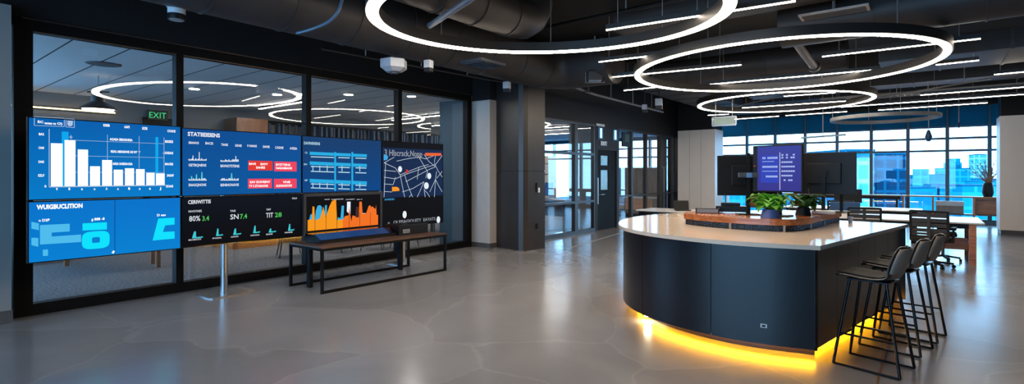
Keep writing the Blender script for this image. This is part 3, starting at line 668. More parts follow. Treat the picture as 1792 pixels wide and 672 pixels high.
obj('alert_block', mb, emit('screen_red', (225, 52, 42), 1.0), s)
for (x0, x1, y0, y1) in ((480, 519, 282.5, 299.8), (434, 476, 313, 330), (479.5, 519, 313, 330)):
    a, b = yz(x0, y0), yz(x1, y0); z0, z1 = yz(x0, y1)[1], a[1]
    obj('alert_block', MB().polyx([(a[0], z0), (b[0], z0), (b[0], z1), (a[0], z1)], G), emit('screen_pink', (236, 66, 92), 1.0), s)
mb = MB()
for px, py, px2, tx in ((436, 288.5, 448, 'BAVS'), (456, 289, 469, 'ENVY'), (448, 295, 464, 'SANIES'), (483, 290, 508, 'BYSTYENS'), (483, 296, 511, 'NASASBANE'), (437, 320.5, 473, 'SAV EOIVEINY'), (436, 327.5, 469, 'TY S ZTASAONS'), (495, 320.5, 508, 'VNB'), (483, 327, 511, 'ALSASAADONS')): mb.textx(tx, px, py, px2, 3.9, G+.002)
obj('lettering', mb, W, s)
# 3 data bars
t, s = display('dark blue display with rows of light blue bars, beside the map', Y3, Y4, ZM-.01, ZT-.02, screen_mat('bars_blue', (0, 72, 140), (14, 62, 112), .9, 'Z', 0, .85))
mb = MB()
for (x0, x1) in ((542, 584.5), (588, 614), (618, 642)):
    for (y0, y1) in ((265.5, 271), (282.5, 288.5), (313, 319.5)): quad(mb, [(x0, y1+ (x0-542)*.04), (x1, y1+(x1-542)*.04), (x1, y0+(x1-542)*.045), (x0, y0+(x0-542)*.045)])
for x in (585, 615): quad(mb, [(x, 334), (x+3, 334), (x+3, 266), (x, 266)])
obj('bar_pattern', mb, emit('screen_aqua', (30, 170, 225), 1.0), s)
mb = MB(); 
for (x0, x1) in ((542, 584.5), (590, 612), (620, 641)):
    for y in (273.5, 290.5, 299, 321, 328): quad(mb, [(x0+2, y+1.6+(x0-542)*.03), (x1, y+1.6+(x1-542)*.03), (x1, y+(x1-542)*.03), (x0+2, y+(x0-542)*.03)])
for x in (547, 559, 572, 598, 629): quad(mb, [(x, 300), (x+1.2, 300), (x+1.2, 290), (x, 290)]); quad(mb, [(x, 329), (x+1.2, 329), (x+1.2, 320), (x, 320)])
mb.textx('DAVINENIENS', 532, 252.5, 560, 5, G); mb.textx('C2', 533.5, 268.5, 538, 3, G); mb.textx('EV', 532, 289, 538, 3, G); mb.textx('EP', 533.5, 317, 538.5, 3, G)
obj('lettering', mb, emit('screen_ice', (185, 225, 240), .95), s)
# 4 lower left
t, s = display('bright blue display with large cyan shapes below the bar chart', Y1, Y2, ZB-.005, ZM-.005, screen_mat('azure_blue', (0, 124, 204), (2, 110, 196), 1.05, 'Z', 0, .65))
mb = MB(); mb.textx('WUIGBUCLITION', 64, 366.5, 144.5, 8, G, .04)
mb.textx('n D2P', 68, 388, 87, 4.5, G); mb.textx('g 888 -8', 160, 386, 183, 4.5, G); mb.textx('D aas', 275, 378.5, 290, 4, G)
line(mb, (197, 443), (200, 439), .02)
obj('lettering', mb, W, s)
mb = MB(); quad(mb, [(144.5, 403.5), (187, 401.5), (187, 389), (144.5, 391)])
ctr = yz(168, 420); outer = []; inner = []
for k in range(32):
    a = 2*PI*k/32; ca, sa = math.cos(a), math.sin(a); e = .55
    outer.append((ctr[0]+.125*math.copysign(abs(ca)**e, ca), ctr[1]+.098*math.copysign(abs(sa)**e, sa))); inner.append((ctr[0]+.036*math.copysign(abs(ca)**.4, ca), ctr[1]+.032*math.copysign(abs(sa)**.4, sa)))
for k in range(32):
    j = (k+1) % 32; mb.polyx([outer[k], outer[j], inner[j], inner[k]], G)
quad(mb, [(277, 382.5), (305.5, 381), (305.5, 393), (289, 394.5), (285, 406), (305.5, 405), (305.5, 417.5), (267, 421)])
obj('cyan_pattern', mb, emit('screen_bright_cyan', (0, 224, 252), 1.0), s)
mb = MB(); quad(mb, [(70, 394), (122, 391.5), (122, 405), (90.5, 407), (90.5, 414), (142, 410.5), (142, 423.5), (70, 428)])
quad(mb, [(55, 388), (68, 391), (68, 403), (55, 400)]); quad(mb, [(55, 416), (67, 416.5), (67, 432), (55, 429)]); quad(mb, [(75, 437), (84, 436.5), (84, 447.5), (75, 448)])
obj('blue_pattern', mb, emit('screen_light_blue', (78, 190, 240), .95), s)
yy = yz(201, 400)[0]
obj('seam_line', MB().polyx([(yy-.003, ZB+.01), (yy+.003, ZB+.01), (yy+.003, ZM-.02), (yy-.003, ZM-.02)], G), emit('screen_seam', (0, 70, 130), .8), s)
# 5 counts
t, s = display('black display with white and green numbers below the red blocks', Y2, Y3, ZB, ZM-.01, screen_mat('counts_black', (2, 2, 4), (8, 16, 30), .8, 'Z', 0, .65))
mb = MB(); mb.textx('CERIWITTIS', 329, 357, 369, 6.5, G, .03)
for px, py, px2, tx, h in ((330, 372, 353, 'FAVOTAIES', 3.8), (402.5, 371, 412, 'YASI', 3.6), (466, 368.5, 474, 'VAV', 3.6), (331, 387.5, 350.5, '80%', 9.5), (403, 384, 417.5, 'SN', 9), (465.5, 381, 478, 'TIT', 8.5), (511, 348.5, 520, 'GALA', 3),
    (330, 421.5, 352, 'MECOMACETS', 2.6), (372, 418.5, 388, 'IPVASAL', 2.6), (404, 416, 417, 'AGAVIN', 2.6), (438, 413.5, 454, 'VARVANA', 2.6), (466, 411.5, 477, 'BASAE', 2.6), (498.5, 408.5, 512, 'PANINE', 2.6)): mb.textx(tx, px, py, px2, h, G, .01)
obj('lettering', mb, emit('screen_number_white', (225, 232, 240), .95), s)
mb = MB(); mb.textx('3.4', 354, 386.5, 366, 8.5, G, .02); mb.textx('7.4', 420, 383, 432.5, 8.5, G, .02); mb.textx('28', 481, 380, 493, 8, G, .02)
obj('number_lettering', mb, emit('screen_green', (80, 200, 90), .9), s)
mb = MB()
for (x, y, w, h) in ((336, 417, 19, 12), (378, 413, 12, 13), (408, 411, 14, 11), (443, 408, 12, 13), (470, 407, 13, 7), (504, 404, 11, 12)):
    a = y; quad(mb, [(x, y), (x+w*.38, y), (x+w*.36, y-h), (x+w*.2, y-h)]); quad(mb, [(x+w*.36, y), (x+w, y-1.2), (x+w, y-3.2), (x+w*.36, y-2)])
obj('spark_pattern', mb, emit('screen_teal', (60, 205, 215), .9), s)
# 6 orange chart: thick bezel set slightly proud
M_bez = mat('grey_tv_bezel', (58, 58, 62), .3)
X6 = SX+.03
t, s = display('grey framed display with an orange skyline-like chart above the console table', Y3+.01, Y4-.01, ZB, ZM-.015, screen_mat('orange_black', (4, 4, 6), (8, 8, 12), .8, 'Z', 0, .65), X=X6, bez=.045, th=.1, bezm=M_bez)
SXs = SX; yz6 = lambda px, py: onx(px, py, X6)[1:]
prof = [(538.5, 385), (546, 384), (547, 361), (550, 362), (551, 386), (560, 382), (566, 362), (570, 380), (577, 360), (581, 352), (585, 350), (588, 349), (589.5, 385), (600, 384), (604, 378), (610, 377), (611, 362), (613, 376), (615, 388), (617, 377), (628, 380), (629, 353), (633, 353), (634.5, 374), (641, 373), (645, 361), (647.5, 359), (650, 363), (652, 361), (655, 365), (657.5, 365), (658, 359), (659, 376), (661.5, 376)]
mbs = [MB(), MB()]
bb_ = 404.5
for k in range(len(prof)-1):
    a, b = prof[k], prof[k+1]
    ba = yz6(538.5, 404.5)[1]
    P, Q = yz6(*a), yz6(*b)
    if Q[0]-P[0] < 1e-4: continue
    mbs[0 if (a[0] < 590) else 1].polyx([(P[0], ba), (Q[0], ba), (Q[0], Q[1]), (P[0], P[1])], X6+.001)
obj('area_pattern', mbs[0], emit('screen_amber', (245, 150, 18), 1.0), s); obj('area_pattern', mbs[1], emit('screen_orange', (240, 112, 28), 1.0), s)
def q6(mb, pts, g=.0): return mb.polyx([yz6(*p) for p in pts], X6+.0005+g)
mb = MB(); q6(mb, [(541, 386), (546, 384), (546, 374), (543, 376)]); q6(mb, [(551, 386), (560, 382), (563, 378), (563.5, 362), (560, 359), (556, 360), (553, 368)]); q6(mb, [(568, 378), (572, 377), (572, 359), (569, 359)]); q6(mb, [(591, 385), (601, 385), (602, 360), (598, 360), (596, 382), (591, 380)])
obj('curve_pattern', mb, emit('screen_curve_blue', (55, 175, 225), .95), s)
mb = MB(); q6(mb, [(607, 370), (613, 376), (613.5, 353), (607.5, 353)]); q6(mb, [(630, 376), (640, 375), (641, 373), (632, 373)]); 
for px, py, px2, tx in ((568, 350, 577, 'SAAS'), (580, 350, 601, 'SANISARANIE'), (605, 350, 621, 'SANISIAV'), (624, 350, 634, 'AN V')): 
    a = onx(px, py, X6+.001); b = onx(px2, py, X6+.001); mb.text(tx, .016, Matrix.Translation(a) @ TX, width=b[1]-a[1])
obj('lettering', mb, emit('screen_white_dim', (235, 240, 250), 1.0), s)
mb = MB(); q6(mb, [(622, 380), (627, 381), (628, 362), (623, 362)], .001)
obj('curve_pattern', mb, emit('screen_brown', (70, 38, 40), .9), s)
mb = MB()
for x in (551, 570.5, 589.5, 611, 629.5, 648): a = yz6(x, 404); b = yz6(x, 372); mb.polyx([(a[0]-.003, a[1]), (a[0]+.003, a[1]), (a[0]+.003, b[1]), (a[0]-.003, b[1])], X6+.003)
obj('divider_marking', mb, emit('screen_divider', (90, 40, 10), .8), s)
# 7 map
t, s = display('tall display with a white line map over a dark caption', Y4, Y5, ZB, ZT-.02, screen_mat('map_navy', (12, 13, 16), (6, 14, 26), .6, 'Z', 0, 1.5))
mb = MB(); zc = yz(700, 345)[1]; mb.polyx([(Y4+.02, zc), (Y5-.02, zc), (Y5-.02, ZT-.14), (Y4+.02, ZT-.14)], SX)
obj('map_area', mb, emit('screen_map_blue', (6, 38, 78), .9), s)
mb = MB()
roads = [[(672, 285), (692, 294), (700, 306), (715, 300), (735, 292), (750, 288)], [(694, 282), (712, 278), (733, 275), (745, 278), (760, 272)], [(672, 298), (693, 300)], [(672, 310), (692, 313), (710, 305), (745, 293), (762, 288), (774, 272)], [(672, 322), (688, 323), (692, 310)], [(672, 335), (686, 336)], [(675, 283), (674, 300), (673, 320), (672, 345)],
 [(700, 305), (704, 325), (708, 345)], [(708, 306), (714, 325), (722, 345)], [(704, 336), (722, 330), (742, 318)], [(710, 318), (735, 305), (752, 296), (762, 292)], [(733, 275), (742, 290), (748, 300), (745, 312)], [(742, 318), (736, 332), (730, 345)], [(742, 332), (748, 338), (752, 345)], [(742, 330), (744, 345)], [(760, 285), (766, 298), (774, 310)], [(762, 314), (752, 336)], [(762, 314), (768, 326), (774, 336)], [(764, 300), (762, 314), (760, 345)], [(742, 270), (750, 282), (762, 292)], [(762, 272), (760, 284)], [(733, 292), (730, 314)], [(672, 285), (690, 275)], [(720, 340), (716, 345)], [(774, 300), (764, 312)]]
for rd in roads:
    for a, b in zip(rd[:-1], rd[1:]): line(mb, a, b, .008, G+.001)
obj('road_marking', mb, emit('screen_road', (200, 212, 225), .95), s)
mb = MB()
for (px, py, ry_, rz_) in ((700, 296, .045, .055), (751, 308, .05, .06), (746, 325, .06, .065)):
    y, z = yz(px, py); mb.polyx([(y+ry_*math.cos(2*PI*k/9), z+rz_*math.sin(2*PI*k/9)) for k in range(9)], G+.002)
for (px, py) in ((708, 375.5), (767, 384.5)):
    y, z = yz(px, py); mb.polyx([(y+.045*math.cos(2*PI*k/20), z+.065*math.sin(2*PI*k/20)) for k in range(20)], G+.002)
obj('spot_marking', mb, emit('screen_marker_white', (228, 238, 246), 1.0), s)
y, z = yz(712, 300); obj('red_marking', MB().polyx([(y+.028*math.cos(2*PI*k/14), z+.036*math.sin(2*PI*k/14)) for k in range(14)], G+.002), emit('screen_marker_red', (205, 40, 50), 1), s)
mb = MB(); quad(mb, [(686, 335), (699, 334), (698, 329), (694, 327), (686, 327)], G+.002); obj('orange_marking', mb, emit('screen_marker_orange', (245, 150, 30), 1), s)
mb = MB(); quad(mb, [(744, 273), (772, 272.5), (772, 268), (744, 267.5)], G+.002); obj('tab_marking', mb, emit('screen_tab', (235, 100, 50), .95), s)
mb = MB(); quad(mb, [(671.5, 281), (671.5, 270), (679, 273), (678, 279)], G+.002); mb.textx('SAVINIEVEN', 673, 350.8, 690, 3, G); obj('cyan_marking', mb, CY2, s)
mb = MB(); mb.textx('3 Hlscrsck,Nopp', 673, 272, 739, 11, G+.001, .01); mb.textx('n   OI EFIAGIOUITY  EAYATS', 679, 393, 762, 6, G, .01)
obj('lettering', mb, emit('screen_caption', (165, 172, 182), .8), s)
# mounting frame behind all displays
t = thing('mounting_frame', 'dark rail frame carrying the displays behind the video wall', 'frame', (.58, 3, .68))
mb = MB()
for z in (1.0, 1.75): mb.bb(.575, .628, .1, 5.9, z, z+.06)
obj('rail', mb, M_black, t)
def pole_stand(y, lab):
    t = thing('display_stand', lab, 'stand', (.55, y, 0), 0, 'steel floor stands of the video wall')
    obj('pole', MB().tube([(.53, y, .012), (.53, y, 1.8)], .045, 24), M_steel, t, True)
    mbp = MB(); o = []
    for (sx, sy) in ((1, 1), (-1, 1), (-1, -1), (1, -1)):
        for k in range(5): a = math.atan2(sy, sx)-PI/4+k*PI/8; o.append((.6+sx*.17+.06*math.cos(a), y+sy*.24+.06*math.sin(a)))
    obj('base_plate', mbp.prism(o, 0, .014), M_steel, t)
pole_stand(2.03, 'steel floor stand with flat base plate under the second display')
pole_stand(5.12, 'steel floor stand half hidden behind the console table')

# ------------------------------------------------------------------ console table
TZ = .625
t = thing('console_table', 'low console table with black sled frame and thin wood top', 'table', (1.2, 3.9, 0))
ta, tb, tc_, td = (1.66, 2.80), (1.72, 5.02), (.86, 2.80), (.92, 4.92)
obj('tabletop', MB().prism([(ta[0]+.02, ta[1]-.02), (tb[0]+.02, tb[1]+.02), (td[0]-.02, td[1]+.02), (tc_[0]-.02, tc_[1]-.02)], TZ-.022, TZ), wood('console_walnut', (66, 46, 36), (98, 70, 54), 1, .4), t)
for P, Q in ((ta, tb), (tc_, td)):
    w = .035
    obj('leg_frame', MB().bar((*P, .0), (*P, TZ-.022), w).bar((*Q, 0), (*Q, TZ-.022), w).bar((*P, w/2), (*Q, w/2), w).bar((*P, TZ-.04), (*Q, TZ-.04), w), M_blackframe, t)
for P, Q in ((ta, tc_), (tb, td)): obj('cross_bar', MB().bar((*P, TZ-.04), (*Q, TZ-.04), .03), M_blackframe, t)
for k, (x, y) in enumerate(((1.14, 2.93), (1.06, 4.62))):
    obj('leg', MB().bb(x-.04, x+.04, y-.025, y+.025, 0, TZ-.022), M_blackframe, t)
t = thing('sound_bar', 'long black sound bar with a painted blue reflection on its top, on the console table', 'speaker', (1.25, 3.5, TZ))
o = [(1.02, TZ), (1.38, TZ), (1.38, TZ+.05), (1.22, TZ+.125), (1.02, TZ+.125)]
mb = MB(); a = [mb.bm.verts.new((x, 2.93, z)) for x, z in o]; b = [mb.bm.verts.new((x, 4.28, z)) for x, z in o]
mb.bm.faces.new(a); mb.bm.faces.new(b[::-1])
for i in range(5): mb.bm.faces.new((a[i], a[(i+1) % 5], b[(i+1) % 5], b[i]))
obj('body', mb, M_gloss, t)
mb = MB(); mb.box((1.30, 3.55, TZ+.0905), (.17, 1.2, .006), ry=math.atan2(.075, .16)); obj('reflection_panel', mb, mat('painted_blue_reflection', (30, 62, 120), .2), t)  # reflection on the glossy top, put in as a blue coloured sheet
t = thing('media_player', 'black media box with small badge on the console table beside the sound bar', 'media player', (1.3, 4.6, TZ))
obj('body', MB().bb(1.05, 1.42, 4.3, 4.92, TZ, TZ+.16, bev=.008), M_black, t)
obj('badge', MB().bb(1.42, 1.424, 4.38, 4.52, TZ+.03, TZ+.09), mat('badge_grey', (130, 130, 132), .4), t)
obj('badge_lettering', MB().text('GEVD', .03, Matrix.Translation((1.4245, 4.4, TZ+.045)) @ TX, width=.1), M_black, t)

# ------------------------------------------------------------------ island counter
isl = thing('island_counter', 'rounded navy black island counter with white top and yellow underglow', 'counter', (6.2, 5.3, 0))
A = (7.30, 3.93)
front = smooth_curve([A, (6.9, 3.83), (6.5, 3.80), (6.05, 3.88), (5.65, 4.05), (5.3, 4.33), (5.02, 4.75), (4.82, 5.3), (4.75, 5.9), (4.82, 6.5), (5.05, 6.92), (5.5, 7.1), (6.2, 7.0), (7.1, 6.88), (7.82, 6.81)], 20)
out = front           # clockwise seen from above: from A round the left and back to the right rear corner
# is `out` clockwise? interior lies to the right of travel, so inward offset is negative
M_top = mat('white_solid_surface', (208, 189, 171), .13, 0, .02, 3, spec=.6)
obj('worktop', MB().prism(out, .962, 1.0), M_top, isl, True)
def inset(d): return offset(out, -d)
i1 = inset(.09); i2 = inset(.26)
M_navy = mat('navy_black_laminate', (12, 17, 26), .3, 0, .05, 2, spec=.5)
obj('carcass', MB().prism(i1, .11, .962), M_black, isl)
obj('plinth', MB().prism(i2, 0, .11), mat('brown_black_plinth', (48, 36, 28), .4), isl)
# curved front panels with seams
i0 = offset(out, -.06)
def seg_of(px):       # index on the outline whose foot shows at this photo column
    best = None
    for k, (x, y) in enumerate(i0[:60]):
        X = (x-CX)*CC+(y-CY)*SS; D = -(x-CX)*SS+(y-CY)*CC; e = abs(896+F*X/D-px)
        if best is None or e < best[0]: best = (e, k)
    return best[1]
def dense(pts, n=5):
    o = []
    for a, b in zip(pts[:-1], pts[1:]):
        for k in range(n): o.append((a[0]+(b[0]-a[0])*k/n, a[1]+(b[1]-a[1])*k/n))
    o.append(pts[-1]); return o
fd = dense(i0, 1)
def idx(px):
    return min(range(0, 108), key=lambda k: abs(896+F*((fd[k][0]-CX)*CC+(fd[k][1]-CY)*SS)/(-(fd[k][0]-CX)*SS+(fd[k][1]-CY)*CC)-px))
cuts = sorted({0, idx(1243), idx(1124), 158, 208, len(fd)-1})

for a, b in zip(cuts[:-1], cuts[1:]):
    seg = fd[a:b+1]
    p0, p1 = Vector(seg[0]), Vector(seg[1]); seg[0] = tuple(p0+(p1-p0).normalized()*.003)
    p0, p1 = Vector(seg[-1]), Vector(seg[-2]); seg[-1] = tuple(p0+(p1-p0).normalized()*.003)
    off = offset(seg, -.028, False)
    obj('front_panel', MB().prism(seg+off[::-1], .1, .955), M_navy, isl, True)
# stool side panels
P0, P1 = Vector(i0[0]), Vector(i0[-1])
M_side = mat('bronze_brown_laminate', (92, 76, 68), .32, 0, .05, 2)
sidecut = [0, .2, .42, .62, .8, 1.0]
dr = (P1-P0); nrm = Vector((-dr.y, dr.x)).normalized()
for k in range(5):
    a = P0+dr*sidecut[k]+dr.normalized()*.003; b = P0+dr*sidecut[k+1]-dr.normalized()*.003
    obj('side_panel', MB().prism([tuple(a), tuple(b), tuple(b+nrm*.028), tuple(a+nrm*.028)], .1, .955), M_side, isl)
# glowing strip under the body
i3 = offset(out, -.25)
LEDY = emit('amber_led_strip', (1, .42, .006), 55, True)
ld = MB(); nn = len(i3)
for k in range(nn):
    a, b = i3[k], i3[(k+1) % nn]; ld.bar((*a, .077), (*b, .077), .008, .03)
obj('led_strip', ld, LEDY, isl)
q = ond(1338, 570, 4.6)
i = idx(1338); a, b = Vector(fd[i]), Vector(fd[i+1]); ang = math.atan2(b.y-a.y, b.x-a.x)
zq = 1.6-(570-305)*(-(a.x-CX)*SS+(a.y-CY)*CC)/F
nn_ = Vector((b.y-a.y, -(b.x-a.x))).normalized()
if nn_.y > 0: nn_ = -nn_
obj('socket_plate', MB().box((a.x+nn_.x*.003, a.y+nn_.y*.003, zq), (.052, .008, .034), rz=ang, bev=.002), mat('white_plastic', (220, 222, 224), .35), isl)
obj('socket_insert', MB().box((a.x+nn_.x*.008, a.y+nn_.y*.008, zq), (.03, .004, .018), rz=ang), M_black, isl)
sp = at(1127, 556, .05)
obj('glare_puck', MB().lathe([(0, 0), (.035, .0), (.04, .03), (0, .035)], (sp[0]+.02, sp[1]+.05, .06), 16), emit('glare_puck_glow', (1, .85, .55), 60, True), isl)  # glowing puck added for a reflected hot spot; no lamp sits here

# raised desk on the counter
rs = thing('raised_desk', 'curved wood desk riser with black equipment racks on the island top', 'desk riser', (6.4, 5.5, 1.0))
ro = smooth_curve([(5.70, 5.12), (5.95, 4.97), (6.3, 4.87), (6.65, 4.86), (6.88, 4.97), (7.0, 5.3), (7.07, 6.0), (7.15, 6.66)], 5)
ro += [(7.0, 6.78), (6.4, 6.35), (5.7, 5.75), (5.62, 5.4)]
obj('wood_top', MB().prism(ro, 1.065, 1.13), wood('riser_oak', (140, 76, 38), (176, 104, 58), 0, .22), rs)
obj('equipment_rack', MB().prism(offset(ro, .02), 1.0, 1.065), mat('rack_black', (10, 10, 12), .6, 0, .3, 60), rs)
rd = offset(ro, .02)
for px in (1273, 1376, 1418, 1441):
    k = min(range(0, 36), key=lambda k: abs(896+F*((rd[k][0]-CX)*CC+(rd[k][1]-CY)*SS)/(-(rd[k][0]-CX)*SS+(rd[k][1]-CY)*CC)-px))
    obj('divider', MB().box((rd[k][0], rd[k][1], 1.0325), (.022, .022, .063)), mat('divider_tan', (150, 125, 100), .4), rs)
mb = MB(); mc = MB(); rng = random.Random(3)
for k in range(0, 35):
    a, b = Vector(rd[k]), Vector(rd[k+1]); L = (b-a).length
    d = (b-a).normalized(); nz = Vector((d.y, -d.x)); ang = math.atan2(d.y, d.x)
    for j in range(int(L/.012)):
        for zz in (1.015, 1.028, 1.041, 1.052):
            if rng.random() < .45:
                p = a+d*(j*.012+.006)+nz*.001
                (mc if rng.random() < .35 else mb).box((p.x, p.y, zz), (.006, .003, .005), rz=ang)
obj('port_pattern', mb, mat('port_grey', (95, 98, 104), .4), rs); obj('dot_pattern', mc, emit('status_blue', (70, 140, 210), .6), rs)

# monitors on the riser
def monitor(label, x, y, z0, w, h, zc, rz, screen=None, pole=0, front=1):
    t = thing('monitor', label, 'monitor', (x, y, z0), rz, 'monitors on the island riser')
    # local: screen faces -Y
    obj('housing', MB().box((0, 0, zc-z0), (w, .03, h), bev=.006).box((0, .022, zc-z0), (w*.55, .03, h*.5), bev=.01), M_black, t, local=True)
    if screen: 
        s = obj('screen', MB().box((0, -.0165, zc-z0), (w-.03, .002, h-.03)), screen, t, local=True)
    else:
        s = obj('screen', MB().box((0, -.0165, zc-z0), (w-.02, .002, h-.02)), M_gloss, t, local=True)
    obj('stand', MB().box((0, .06, (zc-z0)/2+pole/2), (.04, .025, zc-z0+pole)).box((0, .04, zc-z0), (.08, .05, .08)), M_black, t, local=True)
    obj('base', MB().box((0, .04, .006), (.24, .18, .012), bev=.004), M_black, t, local=True)
    return t, s
yaw = math.radians(-6)
view = lambda x, y: math.atan2(y-CY, x-CX)-PI/2      # turn that squares an object to the viewer
# left black monitor seen from its rear
x, y = 6.34, 5.42
tm, s_ = monitor('black monitor seen from behind with a grey clamp on its pole', x, y, 1.13, .66, .47, 1.585, view(x, y)+PI+.25, pole=.26)
obj('clamp', MB().box((0, .08, .46), (.24, .03, .06), bev=.012), mat('clamp_grey', (62, 66, 72), .4), tm, local=True)
obj('clamp_badge', MB().box((-.0, .097, .46), (.06, .006, .055)), mat('clamp_blue', (90, 130, 175), .3), tm, local=True)
x, y = 6.68, 5.36
tm, s_ = monitor('upright monitor with glowing purple blue data screen above the plants', x, y, 1.13, .54, .53, 1.665, view(x, y)-.4, screen_mat('violet_screen', (64, 62, 160), (66, 78, 176), .75, 'Z', .3, .8))
def flatq(mb, x0, x1, z0, z1, yy=-.0185): return mb.box(((x0+x1)/2, yy, (z0+z1)/2), (abs(x1-x0), .001, abs(z1-z0)))
zc = .535
mb = MB(); flatq(mb, -.18, .02, zc-.16, zc+.15)
obj('window_panel', mb, emit('violet_panel', (48, 70, 190), .9), s_, local=True)
mb = MB(); rng = random.Random(11)
for k, zz in enumerate((.12, .08, .02, -.03, -.09)):
    for j in range(9):
        if rng.random() < .85: flatq(mb, -.16+j*.019, -.145+j*.019, zc+zz-(.011 if k % 2 == 0 else .004), zc+zz+.011 if k % 2 == 0 else zc+zz+.004, -.0195)
for k, zz in enumerate((.15, .12, .07, .02, -.03, -.08, -.13)):
    for j in range(6):
        if rng.random() < .8: flatq(mb, .05+j*.024, .07+j*.024, zc+zz-.009, zc+zz+.009, -.0195)
obj('row_pattern', mb, emit('violet_text', (170, 190, 245), .95), s_, local=True)
obj('divider_line', flatq(MB(), .03, .036, zc-.24, zc+.18, -.0195), emit('divider_white', (225, 220, 235), .95), s_, local=True)
obj('side_bezel', MB().box((-.243, -.0185, zc), (.05, .004, .52)).box((.262, -.0185, zc), (.012, .004, .52)), M_black, tm, local=True)
obj('side_light', MB().box((-.25, -.02, zc+.03), (.02, .01, .014), bev=.003), emit('tiny_orange', (200, 80, 50), .6), tm, local=True)
x, y = 7.02, 6.2
tm, s_ = monitor('wide black monitor seen from behind with a thin hanging cable', x, y, 1.13, .66, .50, 1.61, view(x, y)+PI-.12, pole=0)
obj('cable', MB().tube([(.16, .05, .3), (.13, .06, .1), (.2, .1, .012), (.3, .12, .008)], .004, 6), M_steel, tm, local=True)
x, y = 7.10, 6.58
tm, s_ = monitor('black monitor turned nearly edge on at the end of the riser', x, y, 1.13, .5, .50, 1.61, view(x, y)+PI+1.25)

# plants
def leaf_mesh(mb, base, ang, L, w, rise, droop, n=7, tw=0):
    d = Vector((math.cos(ang), math.sin(ang), 0)); sd = Vector((-d.y, d.x, 0)); rows = []
    for i in range(n+1):
        t = i/n; r = L*t; z = rise*math.sin(t*PI*.62)-droop*t*t
        c = Vector(base)+d*r+Vector((0, 0, z)); ww = w*(math.sin(PI*min(1, t*1.02+.02))**.75)*.5 if t < 1 else 0
        if t < .25: ww = min(ww, w*.08+w*.9*t)
        up = Vector((0, 0, ww*.35)); rows.append([mb.bm.verts.new(c-sd*ww+up), mb.bm.verts.new(c), mb.bm.verts.new(c+sd*ww+up)])
    for a, b in zip(rows[:-1], rows[1:]):
        for k in range(2): mb.bm.faces.new((a[k], a[k+1], b[k+1], b[k]))
def potted(label, x, y, z, R, hh, pm, nleaf, spread, height, gm, seed):
    rng = random.Random(seed); t = thing('potted_plant', label, 'plant', (x, y, z))
    obj('pot', MB().lathe([(R*1.05, 0), (R*1.0, hh*.15), (R*.8, hh), (R*.72, hh), (R*.7, hh*.85)], (x, y, z), 28), pm, t, True)
    obj('soil', MB().lathe([(R*.71, hh*.84), (0, hh*.86)], (x, y, z), 20), mat('potting_soil', (40, 30, 24), .9), t)
    mb = MB()
    for k in range(nleaf):
        a = rng.uniform(0, 2*PI); L = rng.uniform(.45, 1)*spread
        leaf_mesh(mb, (x+rng.uniform(-.3, .3)*R, y+rng.uniform(-.3, .3)*R, z+hh*.8), a, L, rng.uniform(.085, .13)*spread/.2, rng.uniform(.45, 1)*height, rng.uniform(.0, .8)*height*.8)
    o = obj('foliage', mb, gm, t, True)
    sm = o.modifiers.new('thickness', 'SOLIDIFY'); sm.thickness = .0015
M_leaf = mat('fresh_green_leaf', (86, 150, 34), .35, 0, .45, 18); M_leaf2 = mat('dark_green_leaf', (54, 100, 30), .35, 0, .4, 18)
potted('bright green leafy plant in a blue grey bowl below the purple screen', 6.66, 5.10, 1.13, .095, .09, mat('blue_grey_ceramic', (80, 92, 140), .45), 46, .25, .2, M_leaf, 4)
potted('darker green plant in a black pot behind the bowl plant', 6.88, 5.70, 1.13, .08, .09, M_black, 40, .23, .18, M_leaf2, 9)
t = thing('router', 'flat white box on the riser under the wide black monitor', 'box', (6.98, 5.98, 1.13), view(6.98, 5.98))
obj('body', MB().box((.06, 0, .025), (.24, .14, .04), bev=.012), mat('off_white_plastic', (196, 184, 172), .4), t, local=True)
x, y = at(1238, 373, 1.13)[:2]
t = thing('paper_tray', 'shallow black framed tray at the edge of the riser below the clamp monitor', 'tray', (x, y, 1.13), view(x, y))
obj('frame', MB().box((0, -.03, .03), (.27, .012, .06)).box((0, .04, .005), (.27, .14, .008)).box((-.13, .04, .03), (.01, .14, .06)).box((.13, .04, .03), (.01, .14, .06)), M_black, t, local=True)
obj('insert', MB().box((0, -.037, .03), (.24, .003, .045)), mat('tray_grey', (125, 120, 118), .5), t, local=True)
x, y = 6.12, 5.62
t = thing('docking_box', 'low black equipment box behind the tray on the riser', 'equipment', (x, y, 1.13), view(x, y))
obj('body', MB().box((0, 0, .045), (.38, .16, .07), bev=.01).box((-.02, .02, .1), (.22, .12, .04), bev=.008), M_black, t, local=True)
t = thing('glass_tumbler', 'small clear white tumbler standing directly on the white island top', 'cup', (7.25, 6.6, 1.0))
obj('cup', MB().lathe([(.022, 0), (.03, .07), (.027, .07), (.02, .006), (0, .006)], (7.25, 6.6, 1.0), 20), mat('milky_glass', (170, 170, 172), .2), t, True)

